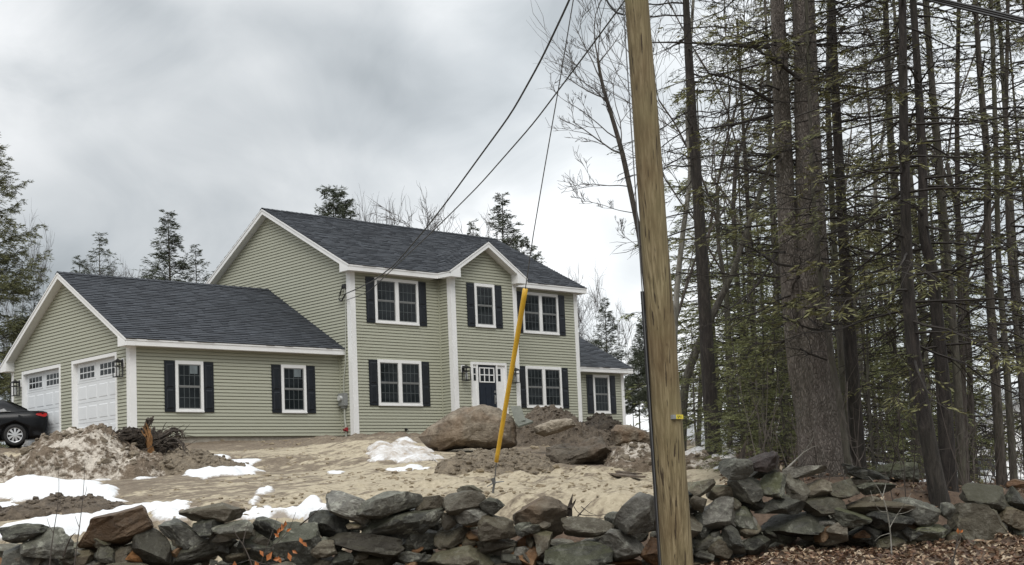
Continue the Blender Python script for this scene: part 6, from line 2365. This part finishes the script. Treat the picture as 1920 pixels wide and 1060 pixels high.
HWID = 0.88
ST = [  # x, bottom, belt, half width low, half width belt
    (-0.96, 0.42, 0.95, 0.70, 0.62), (-0.93, 0.34, 1.02, 0.78, 0.70), (-0.80, 0.25, 1.05, 0.84, 0.76), (-0.45, 0.22, 1.06, 0.87, 0.80), (0.0, 0.2, 1.03, 0.88, 0.83), (0.6, 0.2, 1.0, 0.885, 0.85), (1.4, 0.2, 0.97, 0.885, 0.85),
    (2.1, 0.2, 0.95, 0.88, 0.84), (2.7, 0.2, 0.94, 0.87, 0.80), (3.2, 0.22, 0.87, 0.85, 0.74), (3.5, 0.26, 0.76, 0.78, 0.64), (3.62, 0.35, 0.62, 0.66, 0.52)]
rings = []
for x, zb, zt, wl, wb in ST:
    half = [(0, zb), (wl * 0.85, zb), (wl * 0.97, zb + 0.1), (wl, zb + (zt - zb) * 0.45), (wl * 0.985, zb + (zt - zb) * 0.72), (wb + 0.01, zt - 0.03), (wb * 0.9, zt), (0, zt + 0.035)]
    pts = [(y, z) for y, z in half] + [(-y, z) for y, z in half[-2:0:-1]]
    rings.append([cp(x, y - HWID, z) for y, z in pts])
m = MB()
nr = len(rings[0])
V = np.array(rings).reshape(-1, 3)
fs = []
for i in range(len(ST) - 1):
    for j in range(nr):
        fs.append((i * nr + j, i * nr + (j + 1) % nr, (i + 1) * nr + (j + 1) % nr, (i + 1) * nr + j))
m.add(V, fs)
m.add(V[:nr], [tuple(range(nr))])
m.add(V[-nr:], [tuple(range(nr))[::-1]])
bodyo = m.build('body', M['car'], car, smooth=True)
bb_ = bmesh.new()
bb_.from_mesh(bodyo.data)
bmesh.ops.recalc_face_normals(bb_, faces=bb_.faces)
bb_.to_mesh(bodyo.data)
bb_.free()
# wheel arches cut out of the body
cut = MB()
for xw in (0.0, 2.6):
    for ysd in (-0.02, -1.74):
        c = cp(xw, ysd, 0.325)
        cut.tube([c + SD * 0.3, c - SD * 0.3], 0.385, 28, caps=True)
cutter = cut.build('arch_cutter', M['car'])
bpy.context.view_layer.update()
md = bodyo.modifiers.new('arches', 'BOOLEAN')
md.operation = 'DIFFERENCE'
md.object = cutter
md.solver = 'EXACT'
dg = bpy.context.evaluated_depsgraph_get()
new_me = bpy.data.meshes.new_from_object(bodyo.evaluated_get(dg))
bodyo.modifiers.clear()
if len(new_me.polygons) > 20:
    bodyo.data = new_me
bpy.data.objects.remove(cutter)
# greenhouse
GS = [(-0.42, 1.05, 1.065, 0.78, 0.70), (-0.1, 1.03, 1.24, 0.80, 0.62), (0.28, 1.02, 1.41, 0.82, 0.58), (0.9, 1.0, 1.475, 0.83, 0.59), (1.5, 0.98, 1.465, 0.83, 0.59), (1.95, 0.96, 1.38, 0.82, 0.58), (2.75, 0.93, 0.95, 0.78, 0.68)]
rings = []
for x, zb, zt, wb, wt in GS:
    half = [(wb, zb), (wb * 0.5 + wt * 0.5 + 0.02, (zb + zt) / 2), (wt + 0.02, zt - 0.04), (wt * 0.8, zt), (0, zt + 0.012)]
    pts = half + [(-y, z) for y, z in half[-2::-1]]
    rings.append([cp(x, y - HWID, z) for y, z in pts])
nr = len(rings[0])
V = np.array(rings).reshape(-1, 3)
m = MB()
m.add(V, [(i * nr + j, i * nr + j + 1, (i + 1) * nr + j + 1, (i + 1) * nr + j) for i in range(len(GS) - 1) for j in range(nr - 1)])
m.build('roof', M['car'], car, smooth=True)


def side_y(x, z):
    xs_ = [g[0] for g in GS]
    zb, zt, wb, wt = (float(np.interp(x, xs_, [g[i] for g in GS])) for i in (1, 2, 3, 4))
    return wb + (wt + 0.02 - wb) * np.clip((z - zb) / max(zt - 0.04 - zb, 0.01), 0, 1)


def car_panel(name, pts, mat, off=0.008, side=1):
    m = MB()
    P = [cp(x, (side_y(x, z) * side - HWID) + off * side, z) for x, z in pts]
    m.prism(P, -SD * side * 0.006)
    return m.build(name, M[mat], car)


for sd_ in (1, -1):
    car_panel('window', [(0.22, 1.05), (0.85, 1.03), (0.85, 1.37), (0.52, 1.365), (0.3, 1.28)], 'car_glass', 0.012, sd_)
    car_panel('window', [(0.93, 1.03), (1.9, 0.99), (1.75, 1.30), (1.5, 1.37), (0.93, 1.375)], 'car_glass', 0.012, sd_)
    m = MB()
    m.tube([cp(x, (side_y(x, 1.02) * sd_ - HWID) + 0.012 * sd_, z) for x, z in ((0.12, 1.045), (0.9, 1.02), (2.1, 0.985))], 0.011, 5)
    m.build('belt_trim', M['steel'], car)
m = MB()
m.add([cp(-0.36, -HWID + 0.6, 1.10), cp(-0.36, -HWID - 0.6, 1.10), cp(0.22, -HWID - 0.5, 1.41), cp(0.22, -HWID + 0.5, 1.41)], [(0, 1, 2, 3)])
for v_ in m.v:
    v_ += np.array([0, 0, 0.02])
m.build('rear_window', M['car_glass'], car)


def body_y(x, z):
    xs_ = [s_[0] for s_ in ST]
    zb, zt, wl, wb = (float(np.interp(x, xs_, [s_[i] for s_ in ST])) for i in (1, 2, 3, 4))
    f = (z - zb) / (zt - zb)
    return float(np.interp(f, [0.1, 0.45, 0.72, 0.95, 1.0], [wl * 0.97, wl, wl * 0.985, wb + 0.01, wb * 0.9]))


def on_body(name, pts, mat, off=0.01, sd_=1, th=0.02):
    m = MB()
    P = [cp(x, body_y(x, z) * sd_ - HWID + off * sd_, z) for x, z in pts]
    Q = [p - SD * sd_ * th for p in P]
    n_ = len(P)
    m.add(P + Q, [tuple(range(n_)), tuple(range(n_, 2 * n_))[::-1]] + [(i, n_ + i, n_ + (i + 1) % n_, (i + 1) % n_) for i in range(n_)])
    return m.build(name, M[mat], car)


for sd_ in (1, -1):
    on_body('tail_light', [(-0.60, 0.92), (-0.86, 0.86), (-0.93, 0.90), (-0.93, 0.98), (-0.80, 1.0), (-0.62, 0.97)], 'tail', 0.025, sd_, 0.09)
on_body('fuel_door', [(-0.24, 0.83), (-0.10, 0.83), (-0.10, 0.95), (-0.24, 0.95)], 'car', 0.004)
on_body('door_handle', [(0.42, 0.86), (0.62, 0.855), (0.62, 0.88), (0.42, 0.89)], 'car', 0.03)
m = MB()
m.tube([cp(x, body_y(x, z) - HWID + 0.002, z) for x, z in ((0.33, 0.98), (0.36, 0.8), (0.42, 0.6), (0.55, 0.36))], 0.004, 4)
m.build('door_seam', M['tyre'], car)
m = MB()
m.add([cp(-0.97, -HWID + y, z) for y, z in ((0.3, 0.78), (-0.3, 0.78), (-0.3, 0.92), (0.3, 0.92))], [(0, 1, 2, 3)])
m.build('licence_plate', M['white'], car)
for xw in (0.0, 2.6):
    for ysd, sgn in ((-0.02, 1), (-1.74, -1)):
        c = cp(xw, ysd, 0.325)
        out = SD * sgn
        w_ = MB()
        an = np.linspace(0, 2 * math.pi, 33)[:-1]
        prof = [(0.22, 0.0), (0.235, 0.015), (0.30, 0.02), (0.322, -0.01), (0.325, -0.06), (0.322, -0.15), (0.30, -0.19), (0.22, -0.17)]
        V = np.array([c + AX * math.cos(a) * r + Z3 * math.sin(a) * r + out * o for r, o in prof for a in an])
        fs = [(i * 32 + j, i * 32 + (j + 1) % 32, (i + 1) * 32 + (j + 1) % 32, (i + 1) * 32 + j) for i in range(len(prof) - 1) for j in range(32)]
        w_.add(V, fs)
        ty = w_.build('wheel', M['tyre'], car, smooth=True)
        r_ = MB()
        V = np.array([c + AX * math.cos(a) * r + Z3 * math.sin(a) * r + out * o for r, o in ((0.205, 0.005), (0.222, 0.012), (0.224, -0.05), (0.205, -0.05)) for a in an])
        r_.add(V, [(i * 32 + j, i * 32 + (j + 1) % 32, ((i + 1) % 4) * 32 + (j + 1) % 32, ((i + 1) % 4) * 32 + j) for i in range(4) for j in range(32)])
        for s_ in range(9):
            a = 2 * math.pi * s_ / 9 + 0.2
            e1 = AX * math.cos(a) + Z3 * math.sin(a)
            e2 = -AX * math.sin(a) + Z3 * math.cos(a)
            P = [c + e1 * 0.05 + e2 * q_ * 0.022 + out * 0.012 for q_ in (-1, 1)] + [c + e1 * 0.21 + e2 * q_ * 0.034 + out * 0.002 for q_ in (1, -1)]
            r_.prism(P, -out * 0.02)
        r_.tube([c + out * 0.018, c - out * 0.02], [0.06, 0.06], 14, caps=True)
        r_.build('rim', M['alloy'], ty)
        d_ = MB()
        d_.tube([c - out * 0.055, c - out * 0.06], 0.215, 24, caps=True)
        d_.build('brake_disc', M['tyre'], ty)

# ------------------------------------------------------------------ distant white house
hv = 62
hc = ground_at(1930, hv)
nh = thing('white_house', 'white clapboard house with grey porch roof far beyond the trunks', 'house', hc)
kh = hv / F
HR_, HF_ = RH, FH
o0 = at(1925, 905, hv)


def hpnt(px, py, dv=0.0):
    return at(px, py, hv + dv)


m = MB()
P = [hpnt(1828, 912), hpnt(2110, 905), hpnt(2110, 800), hpnt(1968, 722), hpnt(1828, 800)]
m.prism(P, FH * 8)
nw = m.build('wall', M['white'], nh)
m = MB()
for r in range(22):
    y = 905 - r * 9.5
    x0 = 1829 if y > 803 else 1829 + (803 - y) * 1.75
    x1 = 2108 if y > 803 else 2108 - (803 - y) * 1.75
    if y < 740:
        break
    a_, b_ = hpnt(x0, y, -0.05), hpnt(x1, y - (x1 - x0) * 0.012, -0.05)
    m.add([a_, b_, b_ + Z3 * 0.20 + FH * 0.03, a_ + Z3 * 0.20 + FH * 0.03], [(0, 1, 2, 3)])
    m.add([a_, b_, b_ + FH * 0.045, a_ + FH * 0.045], [(0, 1, 2, 3)])
m.build('clapboards', M['white'], nw, kind='stuff')
m = MB()
for s0, s1 in (((1822, 805), (1968, 722)), ((1968, 722), (2116, 802))):
    P = [hpnt(*s0, -0.5), hpnt(*s1, -0.5), hpnt(s1[0], s1[1] - 8, -0.5), hpnt(s0[0], s0[1] - 8, -0.5)]
    m.prism(P, FH * 8.8)
m.build('roof', M['grey_metal'], nh)
m = MB()
P = [hpnt(1806, 878, -3.0), hpnt(1868, 876, -3.0), hpnt(1860, 856, -0.1), hpnt(1815, 858, -0.1)]
m.prism(P, (0, 0, -0.12))
m.prism([hpnt(1808, 878, -2.9), hpnt(1812, 878, -2.9), hpnt(1812, 908, -2.9), hpnt(1808, 908, -2.9)], FH * 0.12)
m.prism([hpnt(1862, 877, -2.9), hpnt(1866, 877, -2.9), hpnt(1866, 908, -2.9), hpnt(1862, 908, -2.9)], FH * 0.12)
m.build('porch_roof', M['shingle'], nh)
m = MB()
for (x, y) in ((1880, 850), (1965, 845)):
    f_ = MB()
    f_.prism([hpnt(x - 9, y + 20, -0.08), hpnt(x + 9, y + 20, -0.08), hpnt(x + 9, y - 20, -0.08), hpnt(x - 9, y - 20, -0.08)], FH * 0.1)
    wn_ = f_.build('window', M['white'], nh)
    f_ = MB()
    f_.prism([hpnt(x - 7, y + 18, -0.1), hpnt(x + 7, y + 18, -0.1), hpnt(x + 7, y - 18, -0.1), hpnt(x - 7, y - 18, -0.1)], FH * 0.03)
    f_.build('pane', M['glass'], wn_)

# ------------------------------------------------------------------ leaves, saplings, twigs
rg = np.random.default_rng(123)


def leaf_mesh(n, sampler, size=(0.05, 0.10), curl=0.5, lift=0.015):
    m = MB()
    for i in range(n):
        p = sampler()
        if p is None:
            continue
        a = rg.uniform(0, 2 * math.pi)
        n_ = np.array([rg.normal(0, curl), rg.normal(0, curl), 1.0])
        n_ /= np.linalg.norm(n_)
        e1 = np.cross(n_, [math.cos(a), math.sin(a), 0.1])
        e1 /= np.linalg.norm(e1)
        e2 = np.cross(n_, e1)
        L_, W_ = rg.uniform(*size), rg.uniform(0.4, 0.65)
        f = rg.uniform(0.05, 0.35)
        c = p + n_ * lift + Z3 * rg.uniform(0, 0.03)
        V = [c - e1 * L_ / 2, c + e2 * L_ * W_ / 2 + n_ * L_ * f - e1 * L_ * 0.08, c + e1 * L_ / 2 + n_ * L_ * rg.uniform(-0.1, 0.3), c - e2 * L_ * W_ / 2 + n_ * L_ * f - e1 * L_ * 0.08]
        m.add(V, [(0, 1, 2), (0, 2, 3)], int(rg.choice(4, p=[0.42, 0.26, 0.17, 0.15])))
    return m


def litter():
    px = rg.uniform(1180, 2080)
    v = rg.uniform(10.2, 15.9)
    u = (px - 960) / F * v
    x, y = world_uv(u, v)
    return np.array([x, y, float(terrain(x, y))])


leaf_mesh(8500, litter).build('fallen_leaves', LEAFS, kind='stuff')


def litter2():
    v = rg.uniform(16.8, 28)
    px = rg.uniform(1340, 2000)
    u = (px - 960) / F * v
    x, y = world_uv(u, v)
    return np.array([x, y, float(terrain(x, y))])


leaf_mesh(3000, litter2).build('fallen_leaves', LEAFS, kind='stuff')


def stem(m, pts, r0, r1=0.002, mat=0):
    P = curve(pts, max(8, len(pts) * 3))
    m.tube(P, np.linspace(r0, r1, len(P)), 5, mat)
    return P


def sapling(name, label, main, v, r0, branches, leaves=(), cat='sapling', mat='twig', group=None):
    root = thing(name, label, cat, at(main[0][0], main[0][1], v), group)
    m = MB()
    stem(m, [at(x, y, v) for x, y in main], r0)
    for br in branches:
        stem(m, [at(x, y, v + rg.uniform(-0.1, 0.1)) for x, y in br], r0 * 0.55)
    m.build('stem', M[mat], root)
    for (x, y, s_, a) in leaves:
        lm = MB()
        c = at(x, y, v - 0.03)
        d = RH * math.cos(a) + Z3 * math.sin(a)
        n_ = -FH + rg.normal(0, 0.3, 3)
        e = np.cross(n_, d)
        e /= np.linalg.norm(e)
        kk = v / F
        L_ = s_ * kk
        V = [c, c + d * L_ * 0.45 + e * L_ * 0.28 + n_ * 0.01, c + d * L_, c + d * L_ * 0.45 - e * L_ * 0.28 + n_ * 0.012]
        lm.add(V, [(0, 1, 2), (0, 2, 3)])
        lm.build('leaf', M['leaf_orange'], root)
    return root


sapling('sapling', 'thin bare sapling stem in front of the wall at far left', [(90, 1090), (95, 1040), (100, 1000), (107, 960), (111, 920), (110, 885)], 14.0, 0.007, [[(100, 1000), (92, 985), (88, 972)], [(107, 960), (113, 945), (114, 935)]], group='bare saplings before the wall')
sapling('sapling', 'second thin bare sapling right of the far left one', [(138, 1075), (143, 1030), (149, 990), (155, 940), (158, 900), (159, 868)], 14.0, 0.007, [[(149, 990), (143, 975), (141, 968)], [(155, 940), (161, 925), (163, 912)]], group='bare saplings before the wall')
sapling('leafy_sapling', 'twiggy sapling with a few orange leaves before the wall', [(478, 1090), (470, 1050), (455, 1020), (440, 1000), (436, 985)], 13.9, 0.009,
        [[(478, 1090), (495, 1040), (510, 1000), (520, 970)], [(470, 1050), (500, 1060), (530, 1050)], [(495, 1040), (540, 1000), (555, 960)], [(455, 1020), (462, 990), (468, 975)]],
        [(520, 1002, 13, 1.2), (526, 997, 14, 0.9), (531, 993, 12, 1.8), (523, 1008, 12, 2.4), (537, 997, 11, 0.5), (534, 988, 12, 1.4), (562, 1008, 14, -1.2), (566, 1016, 14, -0.8), (540, 1036, 18, -1.3), (548, 1032, 12, -0.6),
         (478, 1052, 16, -1.1), (486, 1060, 18, -1.8), (500, 1052, 20, 1.0), (512, 1050, 15, 0.2), (440, 1052, 16, -1.6), (527, 1056, 14, 1.9), (494, 1044, 14, 2.1)])
sapling('sapling', 'grey forked bare sapling before the right part of the wall', [(1672, 1050), (1670, 1000), (1664, 960), (1655, 930), (1640, 905), (1628, 893)], 14.6, 0.010,
        [[(1668, 990), (1682, 965), (1700, 940), (1708, 925)], [(1664, 960), (1650, 960), (1640, 945), (1632, 920)], [(1670, 1000), (1650, 1005), (1640, 1015)], [(1655, 930), (1662, 905), (1660, 890)], [(1682, 965), (1698, 962), (1712, 955)]], mat='bark_pale')
sapling('sapling', 'reddish bare shoot at the lower right in the leaves', [(1785, 1060), (1792, 1030), (1797, 1005), (1795, 1000)], 13.2, 0.010, [[(1792, 1030), (1800, 1015), (1803, 1000)]], [(1797, 1002, 12, 1.6), (1800, 1000, 9, 0.8)])
sapling('branch', 'pale forked dead branch poking up at the wall by the twin pine', [(1474, 880), (1490, 865), (1505, 850), (1520, 840), (1534, 835)], 17.2, 0.016, [[(1505, 850), (1522, 828), (1530, 805)], [(1474, 880), (1488, 888), (1500, 880)]], cat='branch', mat='bark_pale')
sapling('stake', 'charred dark stake standing at the wall top right of the pole', [(1390, 868), (1393, 845), (1399, 825)], 15.9, 0.055, [], cat='stake', mat='root')
sapling('stake', 'broken black stub standing on the wall in mid frame', [(1066, 968), (1069, 945), (1074, 926)], 15.3, 0.045, [[(1068, 955), (1076, 944), (1080, 936)]], cat='stake', mat='root')
sapling('branch', 'tangle of dry sticks beside the broken black stub', [(1080, 972), (1095, 955), (1110, 940)], 15.4, 0.010, [[(1085, 965), (1110, 968), (1135, 965), (1160, 960)], [(1090, 950), (1105, 962), (1118, 966)], [(1098, 970), (1130, 974), (1156, 962)], [(1076, 950), (1082, 960), (1092, 966)]], cat='branch', mat='twig')
sapling('branch', 'dark stick leaning over the wall beside the snow', [(562, 985), (575, 975), (590, 962), (603, 952)], 14.7, 0.010, [], cat='branch', mat='root')
sapling('branch', 'bent dark stick between wall stones at the left', [(118, 1045), (125, 1025), (134, 1005), (142, 999)], 14.3, 0.012, [], cat='branch', mat='root')
# twig brush on the right and low dead stems in the wood
bm2 = MB()
for _ in range(150):
    px, v = rg.uniform(1400, 1990), rg.uniform(16.6, 27)
    g = ground_at(px, v)
    h = rg.uniform(0.4, 1.7)
    d = np.array([rg.normal(0, 0.35), rg.normal(0, 0.35), 1.0])
    P = g + d * (np.linspace(0, 1, 6) * h)[:, None] + rg.normal(0, 0.03, (6, 3)) * np.linspace(0, 1, 6)[:, None]
    bm2.tube(P, np.linspace(0.009, 0.003, 6), 4)
    for _k in range(4):
        i = rg.integers(1, 5)
        e = d * 0.5 + rg.normal(0, 0.6, 3)
        bm2.tube(np.array([P[i], P[i] + e * h * 0.15, P[i] + e * h * 0.3 + Z3 * 0.05]), [0.005, 0.004, 0.002], 3)
bm2.build('undergrowth', M['twig'], kind='stuff')
# far wood closing the horizon
fw = MB()
fn = MB()
for i in range(150):
    a = rg.uniform(-0.52, 0.62)
    if 0.31 < a < 0.46:
        continue
    v = rg.uniform(95, 150)
    x, y = world_uv(a * v, v)
    z = float(terrain(x, y, False))
    h = rg.uniform(2.5, 4.5) if a < 0.08 else rg.uniform(3, 6)
    fw.tube(np.array([(x, y, z - 0.5), (x + rg.normal(0, 0.2), y, z + h)]), [0.14, 0.02], 4)
    for k_ in range(34):
        zz = z + h * (0.05 + 0.95 * rg.random())
        rr_ = 2.0 * (1 - (zz - z) / h) + 0.2
        az = rg.uniform(0, 6.28)
        e = np.array([math.cos(az), math.sin(az), rg.uniform(-0.2, 0.4)]) * rr_
        s_ = np.array([-math.sin(az), math.cos(az), 0]) * rr_ * 0.28
        b_ = np.array([x, y, zz])
        fn.add([b_, b_ + e * 0.6 + s_ * rg.random(), b_ + e, b_ + e * 0.55 - s_ * rg.random() + Z3 * rg.normal(0, 0.2)], [(0, 1, 2, 3)])
fw.f.setdefault((4, 0), [])
for (kk_, mm_), lst in list(fn.f.items()):
    fw.f.setdefault((kk_, 1), []).extend([a_ + fw.n for a_ in lst])
fw.v += fn.v
fw.n += fn.n
fw.build('far_woods', [M['twig_dark'], M['needle_far']], kind='stuff')
